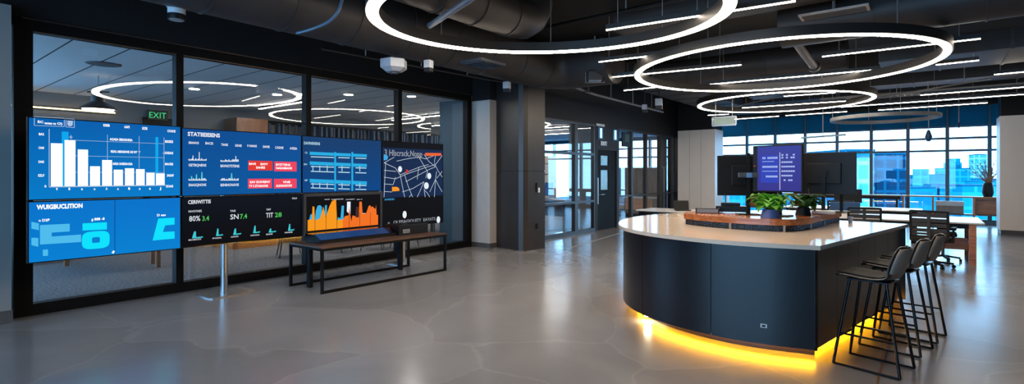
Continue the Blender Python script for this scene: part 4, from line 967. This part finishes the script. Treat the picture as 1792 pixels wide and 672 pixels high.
# ------------------------------------------------------------------ bar stools
def make_stool(loc, rz, label):
    t = thing('bar_stool', label, 'bar stool', loc, rz, 'bar stools at the island')
    # local: sitter faces -X
    SZ = .75; mb = MB(); rows = []
    prof = [(-.23, .735, .16), (-.215, .758, .185), (-.12, .752, .20), (0, .742, .205), (.1, .745, .205), (.165, .77, .2), (.195, .83, .195), (.215, .90, .185), (.235, .97, .16), (.245, 1.01, .12), (.248, 1.025, .06)]
    ny = 8
    for (x, z, w) in prof:
        r = []
        for j in range(ny+1):
            v = -1+2*j/ny; bow = .05*(v*v) if z > .8 else 0; dish = .012*v*v if z < .8 else 0
            r.append(mb.bm.verts.new((x-bow, v*w, z+dish)))
        rows.append(r)
    for a, b in zip(rows[:-1], rows[1:]):
        for j in range(ny): mb.bm.faces.new((a[j], a[j+1], b[j+1], b[j]))
    bmesh.ops.recalc_face_normals(mb.bm, faces=mb.bm.faces)
    sh = obj('seat_shell', mb, mat('stool_black_shell', (20, 19, 19), .35), t, True, True)
    m = sh.modifiers.new('thickness', 'SOLIDIFY'); m.thickness = .022; m.offset = 0
    m = sh.modifiers.new('round', 'SUBSURF'); m.levels = 1; m.render_levels = 2
    mb = MB(); rows = []
    for (x, z, w) in prof[5:10]:
        r = []
        for j in range(ny+1): v = -1+2*j/ny; r.append(mb.bm.verts.new((x-.05*(v*.92)**2+.0155, v*w*.92, z)))
        rows.append(r)
    for a, b in zip(rows[:-1], rows[1:]):
        for j in range(ny): mb.bm.faces.new((a[j], a[j+1], b[j+1], b[j]))
    p = obj('back_pad', mb, mat('taupe_back_fabric', (136, 118, 104), .6), t, True, True)
    m = p.modifiers.new('thickness', 'SOLIDIFY'); m.thickness = .012; m.offset = 0
    mb = MB(); rows = []
    for (x, z, w) in prof[1:6]:
        r = []
        for j in range(ny+1): v = -1+2*j/ny; r.append(mb.bm.verts.new((x, v*w*.86, z+.012*v*v+.014)))
        rows.append(r)
    for a, b in zip(rows[:-1], rows[1:]):
        for j in range(ny): mb.bm.faces.new((a[j], a[j+1], b[j+1], b[j]))
    p = obj('seat_pad', mb, mat('dark_seat_leather', (13, 12, 12), .7, spec=.2), t, True, True)
    m = p.modifiers.new('thickness', 'SOLIDIFY'); m.thickness = .012; m.offset = 0
    M_leg = mat('black_steel_leg', (20, 22, 26), .25, .6)
    foot = {}
    for sx in (-1, 1):
        for sy in (-1, 1):
            top = (sx*.13, sy*.13, .725); ft = (sx*.235, sy*.185, .011); foot[sx, sy] = ft
            obj('leg', MB().tube([top, ft], .0115, 10), M_leg, t, True, True)
    for sy in (-1, 1): obj('floor_runner', MB().tube([foot[-1, sy], foot[1, sy]], .0105, 8), M_leg, t, local=True)
    k = .36
    def L(sx, sy, z): a, b = Vector((sx*.13, sy*.13, .725)), Vector(foot[sx, sy]); return a.lerp(b, (.725-z)/(.714))
    obj('foot_rest', MB().tube([L(-1, -1, .24), L(-1, 1, .24)], .009, 8).tube([L(-1, -1, .27), L(1, -1, .27)], .009, 8).tube([L(-1, 1, .27), L(1, 1, .27)], .009, 8), M_leg, t, local=True)
    obj('under_frame', MB().box((0, 0, .728), (.30, .28, .014), bev=.004), M_leg, t, local=True)
    return t
rz = math.radians(-13)
st = make_stool((7.65, 4.16, 0), rz, 'black bar stool at the front corner of the island, largest of the three')
dup(st, (7.77, 4.88, 0), rz, 'middle bar stool of the three along the island')
dup(st, (7.88, 5.45, 0), rz+.04, 'black bar stool beside the back corner of the island, before the office chair')

# ------------------------------------------------------------------ work tables and office chairs
M_tt = mat('white_table_top', (205, 200, 196), .25, 0, .03)
def work_table(label, x0, x1, y0, y1, wood_end=True):
    t = thing('work_table', label, 'table', ((x0+x1)/2, (y0+y1)/2, 0))
    obj('tabletop', MB().bb(x0, x1, y0, y1, .72, .75, bev=.008), M_tt, t)
    for x in (x0+.12, x1-.16):
        for y in (y0+.06, y1-.06):
            obj('leg', MB().bb(x-.05, x+.05, y-.03, y+.03, 0, .72), M_wood if wood_end else M_blackframe, t)
    obj('apron', MB().bb(x0+.16, x1-.2, y0+.09, y0+.11, .63, .72).bb(x0+.16, x1-.2, y1-.11, y1-.09, .63, .72), M_black, t)
    if wood_end: obj('modesty_panel', MB().bb(x1-.9, x1-.2, y0+.6, y0+.63, .2, .42), M_wood, t)
    obj('stretcher', MB().bb(x1-.18, x1-.14, y0+.09, y1-.09, .3, .36), M_blackframe, t)
work_table('long white work table with oak legs beyond the bar stools', 5.3, 8.78, 11.1, 12.7)
work_table('white work table beyond the island, behind the monitors', 5.0, 7.9, 14.2, 15.4, False)
work_table('white side table with a laptop in front of the white pier', 2.5, 4.4, 10.6, 11.6, False)
def office_chair(loc, rz, label):
    t = thing('office_chair', label, 'office chair', loc, rz, 'black office chairs at the work tables')
    # sitter faces +Y
    obj('seat', MB().box((0, 0, .48), (.5, .48, .07), bev=.03), mat('chair_black_fabric', (22, 22, 24), .8), t, True, True)
    mb = MB()
    mb.bar((-.25, -.26, .52), (-.25, -.30, .98), .035).bar((.25, -.26, .52), (.25, -.30, .98), .035).bar((-.25, -.30, .97), (.25, -.30, .97), .04).bar((-.25, -.262, .54), (.25, -.262, .54), .04)
    bf = obj('back_frame', mb, M_black, t, local=True)
    mb = MB()
    for z, h in ((.9, .045), (.82, .05), (.735, .05), (.65, .045), (.59, .03)): mb.box((0, -.285+(.75-z)*.08, z), (.47, .012, h*1.35), bev=.004)
    mb.box((0, -.30, .74), (.05, .02, .42))
    obj('back_slat', mb, mat('chair_mesh_grey', (44, 44, 48), .6), t, local=True)
    for s in (-1, 1): obj('armrest', MB().bar((s*.29, -.05, .46), (s*.29, -.05, .68), .03, .04).box((s*.29, .0, .69), (.07, .26, .025), bev=.01).bar((s*.2, -.05, .455), (s*.3, -.05, .455), .03), M_black, t, local=True)
    obj('gas_stem', MB().tube([(0, 0, .09), (0, 0, .45)], .025, 12).box((0, 0, .43), (.2, .16, .04)), mat('chair_steel', (90, 92, 96), .3, .8), t, True, True)
    b = MB()
    for k in range(5):
        a = 2*PI*k/5+.3; b.bar((0, 0, .1), (.29*math.cos(a), .29*math.sin(a), .075), .045, .03)
    obj('base', b, M_black, t, local=True)
    for k in range(5):
        a = 2*PI*k/5+.3; obj('caster', MB().tube([(.29*math.cos(a)-.02*math.sin(a), .29*math.sin(a)+.02*math.cos(a), .03), (.29*math.cos(a)+.02*math.sin(a), .29*math.sin(a)-.02*math.cos(a), .03)], .03, 12), M_black, t, local=True)
    return t
oc = office_chair((8.06, 10.5, 0), -.15, 'black slatted office chair at the long work table, behind the bar stools')
dup(oc, (7.05, 10.85, 0), .1, 'black office chair partly hidden by the island back corner')
dup(oc, (6.4, 13.55, 0), 0, 'black office chair between the two rows of work tables')
t = thing('task_stool', 'low black wheeled stool tucked under the oak-legged end of the long table', 'stool', (8.22, 11.45, 0))
obj('seat', MB().box((0, 0, .5), (.4, .4, .08), bev=.035).box((.05, -.05, .6), (.28, .2, .05), bev=.02), M_black, t, True, True)
obj('gas_stem', MB().tube([(0, 0, .09), (0, 0, .47)], .025, 12), mat('chair_steel', (90, 92, 96), .3, .8), t, True, True)
b = MB()
for k in range(5): a = 2*PI*k/5; b.bar((0, 0, .1), (.25*math.cos(a), .25*math.sin(a), .07), .045, .03); b.tube([(.25*math.cos(a)-.02, .25*math.sin(a), .028), (.25*math.cos(a)+.02, .25*math.sin(a), .028)], .028, 10)
obj('base', b, M_black, t, local=True)
# things on the tables
x, y = 6.6, 12.2
t = thing('desktop_box', 'navy blue box monitor standing on the long work table', 'monitor', (x, y, .75), view(x, y))
obj('screen', MB().box((0, 0, .14), (.55, .03, .22), bev=.005), mat('navy_box', (18, 58, 98), .35), t, local=True); obj('base', MB().box((0, .02, .02), (.5, .12, .04), bev=.005), mat('box_grey', (130, 135, 132), .5), t, local=True)
t = thing('desk_monitor', 'dark monitor on the far work table seen under the riser monitors', 'monitor', (6.4, 14.7, .75), view(6.4, 14.7))
obj('screen', MB().box((0, 0, .3), (.6, .03, .34), bev=.005), M_black, t, local=True); obj('stand', MB().box((0, .03, .1), (.05, .03, .2)).box((0, .03, .006), (.22, .16, .012)), M_black, t, local=True)
t = thing('laptop', 'open black laptop on the white side table', 'laptop', (3.5, 11.0, .75), view(3.5, 11) + .2)
obj('base', MB().box((0, 0, .01), (.34, .24, .018), bev=.004), M_black, t, local=True); obj('lid', MB().box((0, .16, .12), (.34, .01, .22), rx=-.3), M_black, t, local=True)

# low shelving along the windows
def shelf(label, x0, x1, divs, back, y0=20.1, y1=20.5, filled=()):
    t = thing('low_shelf', label, 'shelf', ((x0+x1)/2, (y0+y1)/2, 0))
    obj('top', MB().bb(x0-.02, x1+.02, y0-.01, y1, .88, .92), M_wood, t)
    mb = MB()
    for d in divs: obj('divider', MB().bb(d-.025, d+.025, y0, y1, 0, .88), M_wood, t)
    obj('shelf_board', MB().bb(x0, x1, y0+.01, y1, .34, .38), mat('shelf_grey', (84, 70, 60), .5), t)
    for a, b in back: obj('back_panel', MB().bb(a, b, y1-.02, y1, .38, .88), M_wood, t)
    return t
shelf('oak shelving along the windows with a grey storage box and twig vase', 7.35, 9.75, [7.37, 8.12, 9.1, 9.73], [(9.12, 9.71)])
shelf('oak shelving along the windows with no box, behind the island monitors', 1.8, 4.3, [1.82, 2.6, 3.4, 4.28], [(2.62, 3.38)])
t = thing('window_bench', 'dark rail bench along the window between the two oak shelves', 'bench', (5.8, 20.3, 0))
obj('top', MB().bb(4.4, 7.3, 20.1, 20.5, .88, .92), mat('bench_pale', (150, 130, 112), .4), t)
obj('rail', MB().bb(4.4, 7.3, 20.14, 20.2, .78, .88), M_black, t)
for x in (4.5, 5.85, 7.2): obj('leg', MB().bb(x-.03, x+.03, 20.15, 20.45, 0, .88), M_black, t)
t = thing('archive_box', 'pale grey storage box on the oak shelf below the tower', 'box', (8.6, 20.3, .38))
obj('body', MB().bb(8.2, 8.86, 20.14, 20.44, .38, .68, bev=.008), mat('box_taupe', (128, 116, 108), .6), t)
obj('lid', MB().bb(8.19, 8.87, 20.13, 20.45, .62, .76, bev=.008), mat('box_white', (190, 192, 196), .5), t)
# dried twig plant
x, y = 9.42, 20.25
t = thing('twig_vase', 'dark vase of dried twigs on the oak shelf beside the white pier', 'plant', (x, y, .92))
obj('vase', MB().lathe([(.1, 0), (.14, .12), (.13, .3), (.1, .42), (.085, .42), (.1, .3)], (x, y, .92), 24), M_black, t, True)
mb = MB(); lf = MB(); rng = random.Random(5)
for k in range(34):
    a = rng.uniform(0, 2*PI); sp_ = rng.uniform(.1, .5); h = rng.uniform(.45, 1.0); p = [(x, y, 1.3)]
    for j in range(1, 5):
        q = j/4; p.append((x+sp_*q*math.cos(a)*1.2+rng.uniform(-.02, .02), y+sp_*q*math.sin(a)*.5, 1.3+h*q*(1-.25*q)))
    mb.tube(p, .006, 4, rr=[.01, .009, .007, .005, .003])
    for j in range(2, 5):
        for s in range(2): leaf_mesh(lf, p[j], rng.uniform(0, 2*PI), rng.uniform(.06, .13), .03, .05, .02, 3)
obj('twig', mb, mat('dried_twig', (150, 105, 66), .7), t); o = obj('foliage', lf, mat('dry_leaf', (116, 100, 70), .6), t)

# ------------------------------------------------------------------ room behind the glass wall
q = onx(172, 192, -3.0); t = thing('pendant_lamp', 'dark dome pendant lamp with warm bulb glow behind the first glass pane', 'pendant lamp', (q[0], q[1], q[2]))
obj('lamp_shade', MB().lathe([(.26, 0), (.25, .03), (.17, .09), (.1, .13), (.1, .24), (.085, .24), (.09, .13), (.16, .08), (.235, .025)], q, 32, cap=False), mat('bronze_black_shade', (40, 30, 26), .4), t, True)
obj('bulb_disc', MB().lathe([(0, -.012), (.21, -.01), (.22, .012), (0, .02)], q, 28), emit('warm_bulb', (1, .72, .45), 9, True), t)
obj('stem_cage', MB().bar((q[0]-.12, q[1]-.12, q[2]+.3), (q[0]+.12, q[1]+.12, q[2]+.3), .02).bar((q[0], q[1], q[2]+.24), (q[0], q[1], q[2]+.34), .07), M_black, t)
obj('cord', MB().tube([(q[0], q[1], q[2]+.3), (q[0], q[1], 3.27)], .008, 6).tube([(q[0]+.12, q[1]+.12, q[2]+.3), (q[0]+.12, q[1]+.12, 3.27)], .004, 6), M_wire, t)
q = at(181, 113, 3.26); t = thing('ceiling_speaker', 'flat grey disc in the pale ceiling behind the first pane', 'speaker', (q[0], q[1], 3.26))
obj('grille', MB().lathe([(.2, .0), (.22, .008)], (q[0], q[1], 3.258), 32), mat('speaker_grey', (80, 84, 88), .6), t); 
t = thing('cove_light', 'thin warm light strip along the wall behind the first pane', 'linear light', (-5.97, .5, 2.95))
obj('diffuser', MB().bb(-5.98, -5.95, -1.6, 2.5, 2.93, 2.955), emit('cove_warm', (1, .66, .28), 5, True), t); obj('housing', MB().bb(-6.0, -5.98, -1.6, 2.5, 2.91, 2.975), M_black, t)
# door with green sign in the back wall
d = sroot('door_2', (-5.98, 4.0, 0)); ya, yb = onx(250, 200, -5.98)[1], onx(306, 200, -5.98)[1]
obj('door_frame', MB().bb(-6, -5.94, ya, ya+.12, 0, 2.9).bb(-6, -5.94, yb-.12, yb, 0, 2.9).bb(-6, -5.94, ya+.12, yb-.12, 2.7, 2.9), M_black, d)
obj('door_leaf', MB().bb(-6, -5.96, ya+.12, yb-.12, 0, 2.7), mat('door_navy_grey', (44, 58, 74), .4), d)
q = onx(279, 201, -5.8); t = thing('exit_sign', 'green lit exit sign behind the first glass pane', 'sign', (-5.85, q[1], q[2]))
obj('panel', MB().bb(-5.94, -5.9, q[1]-.2, q[1]+.2, q[2]-.11, q[2]+.11), mat('sign_black_green', (8, 46, 30), .4), t)
obj('lettering', MB().text('EXIT', .14, Matrix.Translation((-5.898, q[1]-.17, q[2]-.07)) @ TX, width=.34), emit('exit_green', (70, 220, 140), 1.0), t)
# oak clad volume and slatted wall
M_ok2 = wood('oak_veneer_wall', (92, 60, 40), (122, 82, 56), 2, .5)
yo0, yo1 = onx(395, 200, -5.9)[1], onx(449, 200, -5.9)[1]
struct('wall_left', MB().bb(-6, -5.3, yo0, yo1, 0, 3.0), M_ok2)
t = thing('slat_screen', 'wall of upright blue grey slats behind second and third panes', 'slat screen', (-5.9, 8.5, 0))
mb = MB(); y = yo1+.05; rng = random.Random(2)
while y < 12.3: mb.bb(-5.96, -5.96+rng.choice((.06, .12, .18)), y, y+.06, .1, 2.98); y += rng.choice((.12, .16, .2))
obj('slats', mb, mat('blue_grey_slat', (70, 88, 112), .5, 0, .3, 3), t); obj('rail', MB().bb(-5.99, -5.95, yo1+.03, 12.35, .0, .1).bb(-5.99, -5.95, yo1+.03, 12.35, 2.95, 3.05), M_black, t)
# linear lights in that ceiling
for k, (y, x0, x1) in enumerate(((5.2, -5.0, -3.0), (9.0, -4.6, -1.2), (11.0, -5.0, -1.5), (14.0, -6.0, -1.5), (16.5, -6.0, -1.0))):
    t = thing('ceiling_line_light', ['slim ceiling light behind the second glass pane before the oak clad wall', 'slim ceiling light in front of the slat screen behind the fourth pane', 'slim ceiling light above the far end of the slat screen', 'slim office ceiling light seen through the first partition pane beyond the column', 'slim office ceiling light close to the far windows'][k], 'linear light', ((x0+x1)/2, y, 3.2), 0, 'slim lights in the pale office ceiling')
    obj('housing', MB().bb(x0, x1, y-.03, y+.03, 3.225, 3.27), M_black, t); obj('diffuser', MB().bb(x0+.01, x1-.01, y-.025, y+.025, 3.215, 3.225), emit('office_led', (1, .9, .78), 60, True), t)
k = 0
for (px, py) in ((485, 165), (522, 164), (610, 165), (340, 155), (720, 168)):
    q = at(px, py, 3.26)
    t = thing('downlight', ['small round ceiling downlight at left in the third pane', 'small round ceiling downlight second from left in the third pane', 'small round ceiling downlight at right in the third pane', 'small round ceiling downlight in the second pane near its left mullion', 'small round ceiling downlight at the top of the fourth pane'][k], 'downlight', q, 0, 'recessed downlights in the pale ceiling'); k += 1
    obj('rim', MB().lathe([(.1, -.008), (.115, 0)], q, 24), M_white, t, True); obj('lens', MB().lathe([(.085, -.012), (.085, -.006)], q, 24), emit('downlight_glow', (1, .88, .75), 170, True), t)
# furniture in that room
q0 = at(272, 471, 0)
t = thing('timber_bench', 'pair of thick oak legs carrying a bench behind the first pane', 'bench', (-2.2, 2.9, 0))
for (px, py) in ((267, 462), (276.5, 468)):
    q = at(px, py, 0); obj('leg', MB().bb(q[0]-.03, q[0]+.03, q[1]-.03, q[1]+.03, 0, .72), wood('bench_oak', (140, 92, 56), (168, 116, 74), 2, .5), t)
q = at(271, 465, 0)
obj('leg', MB().bb(q[0]-1.2, q[0]-1.14, q[1]-1.0, q[1]-.94, 0, .72), wood('bench_oak', (140, 92, 56), (168, 116, 74), 2, .5), t)
obj('seat', MB().bb(q[0]-1.3, q[0]+.15, q[1]-1.1, q[1]+.15, .72, .76), wood('bench_oak', (140, 92, 56), (168, 116, 74), 2, .5), t)
t = thing('low_plinth', 'pale low plinth on the carpet under the display with cyan shapes', 'plinth', (-4.3, .4, 0))
a = at(60, 463, 0); b = at(150, 458, 0)
obj('body', MB().bb(-5.9, -4.3, -2.2, 1.4, 0, .09), M_grey, t); obj('cap', MB().bb(-5.9, -4.28, -2.2, 1.42, .09, .12), M_pale, t)
t = thing('timber_box', 'orange oak box seat on the carpet under the black display', 'box seat', (-3.5, 5.0, 0))
a = at(407, 437, 0); b = at(467, 434, 0)
obj('body', MB().bb(a[0]-.9, a[0], a[1], a[1]+1.05, .0, .12), M_wood, t); obj('cushion', MB().bb(a[0]-.88, a[0]-.02, a[1]+.02, a[1]+1.03, .12, .4), mat('tan_cushion', (138, 104, 70), .7), t)
t = thing('teal_cabinet', 'pale teal cabinet behind the glass, above the console table end', 'cabinet', (-3.4, 6.4, 0))
a = at(478, 428, 0)
obj('body', MB().bb(a[0]-.5, a[0], a[1]+.1, a[1]+1.5, .1, .75, bev=.005), mat('pale_teal_laminate', (92, 128, 136), .5), t)
obj('plinth', MB().bb(a[0]-.45, a[0]-.03, a[1]+.13, a[1]+1.45, 0, .1), M_black, t)
M_cleg = mat('dark_chair_leg', (24, 24, 28), .5)
def side_chair(loc, rz, lab):
    t = thing('side_chair', lab, 'chair', loc, rz, 'chairs behind the glass wall')
    mb = MB().box((0, 0, .45), (.42, .42, .035), bev=.015); obj('seat', mb, mat('chair_shell_dark', (42, 46, 56), .5), t, local=True)
    mb = MB(); rows = []
    for i in range(6):
        z = .47+i*.07; r = []
        for j in range(7): v = -1+j/3; r.append(mb.bm.verts.new((v*(.2-.01*i), -.2-.02*i+.05*v*v, z)))
        rows.append(r)
    for a, b in zip(rows[:-1], rows[1:]):
        for j in range(6): mb.bm.faces.new((a[j], a[j+1], b[j+1], b[j]))
    o = obj('backrest', mb, mat('chair_shell_dark', (42, 46, 56), .5), t, True, True); m = o.modifiers.new('thickness', 'SOLIDIFY'); m.thickness = .015
    for sx in (-1, 1):
        for sy in (-1, 1): obj('leg', MB().tube([(sx*.15, sy*.15, .44), (sx*.22, sy*.22, 0)], .014, 8, rr=[.017, .011]), M_cleg, t, local=True)
    return t
c0 = side_chair((*at(508, 448, 0)[:2], 0), 1.2, 'dark chair behind the glass beside the teal cabinet')
for (px, py, r_, lab) in ((590, 440, .5, 'dark chair behind the glass, under the orange chart display'), (652, 436, 2.4, 'dark chair behind the glass, near the middle of the console table'), (708, 432, .2, 'dark chair behind the glass, below the map display'), (757, 421, 3.0, 'dark chair behind the glass, beside the teal wall')):
    dup(c0, (*at(px, py, 0)[:2], 0), r_, lab)
t = thing('meeting_table', 'pale meeting table standing on the carpet behind the console table', 'table', (-2.4, 8.6, 0))
obj('tabletop', MB().bb(-3.2, -1.7, 7.9, 10.3, .71, .74, bev=.005), M_tt, t)
for x in (-3.1, -1.8):
    for y in (8.0, 10.2): obj('leg', MB().bb(x-.025, x+.025, y-.025, y+.025, 0, .71), M_cleg, t)
# office behind partition: desk, monitors, white board, blinds
t = thing('office_desk', 'grey desk behind the first partition pane beyond the column', 'desk', (-.6, 11.5, 0))
obj('desktop', MB().bb(-1.6, .3, 10.9, 11.7, .86, .9), mat('desk_pale', (150, 145, 140), .4), t); obj('side_panel', MB().bb(-1.58, -1.5, 10.95, 11.65, 0, .86).bb(.2, .28, 10.95, 11.65, 0, .86), M_black, t); obj('drawer_front', MB().bb(-1.5, .2, 10.95, 10.98, .45, .86), mat('desk_drawer', (44, 44, 52), .5), t)
t = thing('office_monitor', 'blue lit monitor standing on the office desk behind the partition', 'monitor', (-.8, 11.4, .9))
obj('housing', MB().bb(-1.15, -.45, 11.4, 11.44, .98, 1.36, bev=.005).bb(-.85, -.75, 11.43, 11.47, .9, 1.1).bb(-.95, -.65, 11.36, 11.5, .9, .915), M_black, t); obj('screen', MB().bb(-1.13, -.47, 11.395, 11.4, 1.0, 1.34), emit('office_screen', (30, 70, 130), .7), t)
t = thing('office_cabinet', 'tall pale cabinet deep in the office behind the partition', 'cabinet', (-3.2, 15.5, 0))
obj('body', MB().bb(-5.2, -3.3, 15.4, 15.9, 0, 2.3, bev=.005), mat('cabinet_cream', (190, 178, 165), .5), t)
mb = MB()
for z in (.6, 1.2, 1.6, 2.0): mb.bb(-5.2, -3.3, 15.385, 15.4, z-.012, z+.012)
obj('shelf_line', mb, M_black, t)
struct('wall_left', MB().bb(-1.2, .5, 13.5, 13.6, 0, 3.27), M_grey)
# drapes hanging in the far offices behind window mullions
t = thing('curtain', 'dark pleated curtain inside the framed office windows', 'curtain', (0, 18, 0))
mb = MB(); pts = []
for k in range(121): pts.append((-3.4+k*.03, 17.6+.04*math.sin(k*1.5)))
off = [(x, y+.01) for x, y in pts]; mb.prism(pts+off[::-1], .75, 1.85)
obj('fabric', mb, mat('black_curtain', (34, 32, 34), .8), t); obj('rod', MB().tube([(-3.5, 17.6, 1.87), (.4, 17.6, 1.87)], .015, 8), M_steel, t)
for x in (-3.45, .35): obj('post', MB().tube([(x, 17.6, 0), (x, 17.6, 1.87)], .018, 8), M_steel, t)
t = thing('office_counter', 'low counter with pale and wood fronts in the far office', 'counter', (-1.5, 17.0, 0))
obj('worktop', MB().bb(-3.4, .3, 16.8, 17.4, .72, .76), mat('counter_blue_white', (170, 185, 195), .3), t); obj('front', MB().bb(-3.3, -.9, 16.85, 16.9, .3, .72), M_pale, t); obj('wood_front', MB().bb(-.85, .2, 16.85, 16.9, .3, .72), M_wood, t); obj('base', MB().bb(-3.3, .2, 16.95, 17.35, 0, .72), M_black, t)

# ------------------------------------------------------------------ outside
def tower(px0, px1, ytop, D, m, label, zb=-70, depth=None, group=None, steps=None):
    a = ond(px0, ytop, D); b = ond(px1, ytop, D); w = math.hypot(b[0]-a[0], b[1]-a[1]); c = ((a[0]+b[0])/2, (a[1]+b[1])/2)
    ang = math.atan2(b[1]-a[1], b[0]-a[0]); dp = depth or w*.8
    n = (-math.sin(ang), math.cos(ang)); cc = (c[0]+n[0]*dp/2, c[1]+n[1]*dp/2)
    t = thing('tower_block', label, 'building', (cc[0], cc[1], zb), ang, group)
    obj('facade', MB().box((0, 0, (a[2]-zb)/2), (w, dp, a[2]-zb)), m, t, local=True)
    obj('roof', MB().box((0, 0, a[2]-zb+.15), (w*1.01, dp*1.01, .3+w*.01)), mat('roof_blue', (0, 66, 90), .8, spec=.05), t, local=True)
    for (f0, f1, yt) in (steps or []):
        zt = ond(px0, yt, D)[2]; x0, x1 = w*(f0-.5), w*(f1-.5)
        obj('upper_block', MB().box(((x0+x1)/2, 0, (a[2]+zt)/2-zb), (x1-x0, dp*.7, zt-a[2])), m, t, local=True)
    return t
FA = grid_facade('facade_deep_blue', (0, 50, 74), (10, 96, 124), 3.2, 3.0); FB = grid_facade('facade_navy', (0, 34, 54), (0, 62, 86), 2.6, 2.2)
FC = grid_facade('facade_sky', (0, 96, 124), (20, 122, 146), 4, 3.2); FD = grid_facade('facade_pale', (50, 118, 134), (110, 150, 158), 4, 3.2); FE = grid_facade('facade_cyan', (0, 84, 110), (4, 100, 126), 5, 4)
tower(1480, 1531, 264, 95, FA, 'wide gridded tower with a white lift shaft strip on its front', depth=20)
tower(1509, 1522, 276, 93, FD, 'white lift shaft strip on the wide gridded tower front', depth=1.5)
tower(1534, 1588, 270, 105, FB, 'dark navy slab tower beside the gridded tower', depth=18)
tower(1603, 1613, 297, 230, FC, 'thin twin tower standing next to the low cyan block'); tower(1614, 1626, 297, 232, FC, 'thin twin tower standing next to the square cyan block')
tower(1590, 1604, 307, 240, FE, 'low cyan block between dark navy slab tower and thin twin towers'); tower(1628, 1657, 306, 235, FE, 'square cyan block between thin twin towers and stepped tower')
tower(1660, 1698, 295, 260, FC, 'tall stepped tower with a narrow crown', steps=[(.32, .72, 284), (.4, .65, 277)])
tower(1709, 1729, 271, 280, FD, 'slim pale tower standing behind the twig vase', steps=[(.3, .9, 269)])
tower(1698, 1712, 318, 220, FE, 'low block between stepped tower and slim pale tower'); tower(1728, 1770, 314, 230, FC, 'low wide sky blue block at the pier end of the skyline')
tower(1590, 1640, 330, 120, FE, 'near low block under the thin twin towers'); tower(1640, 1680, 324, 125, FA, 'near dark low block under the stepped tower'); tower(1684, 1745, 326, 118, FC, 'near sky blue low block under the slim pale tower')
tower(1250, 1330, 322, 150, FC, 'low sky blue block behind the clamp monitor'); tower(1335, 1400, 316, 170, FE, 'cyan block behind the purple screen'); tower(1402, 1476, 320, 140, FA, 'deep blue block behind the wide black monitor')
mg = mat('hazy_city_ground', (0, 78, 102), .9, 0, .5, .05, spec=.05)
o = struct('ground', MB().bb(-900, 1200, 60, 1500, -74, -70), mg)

# ------------------------------------------------------------------ light
w = bpy.data.worlds.new('dusk_sky'); scn.world = w; w.use_nodes = True
bg = w.node_tree.nodes['Background']; bg.inputs['Color'].default_value = (.35, .67, 1.0, 1); bg.inputs['Strength'].default_value = 7.5
# ------------------------------------------------------------------ camera
cd = bpy.data.cameras.new('camera'); cd.sensor_width = 36; cd.lens = 36*F/1792; cd.shift_y = -(336-HOR)/1792; cd.clip_end = 4000
cam = bpy.data.objects.new('camera', cd); COL.objects.link(cam); cam.location = (CX, CY, EYE); cam.rotation_euler = (PI/2, 0, math.atan2(SS, CC)); scn.camera = cam
vs = scn.view_settings; scn.display_settings.display_device = 'sRGB'; vs.view_transform = 'Standard'; vs.look = 'None'; vs.gamma = 1; vs.exposure = .45; vs.use_curve_mapping = False
scn.cycles.max_bounces = 10; scn.cycles.transparent_max_bounces = 16; scn.cycles.use_denoising = True; scn.cycles.sample_clamp_indirect = 6
scn.cycles.caustics_reflective = False; scn.cycles.caustics_refractive = False
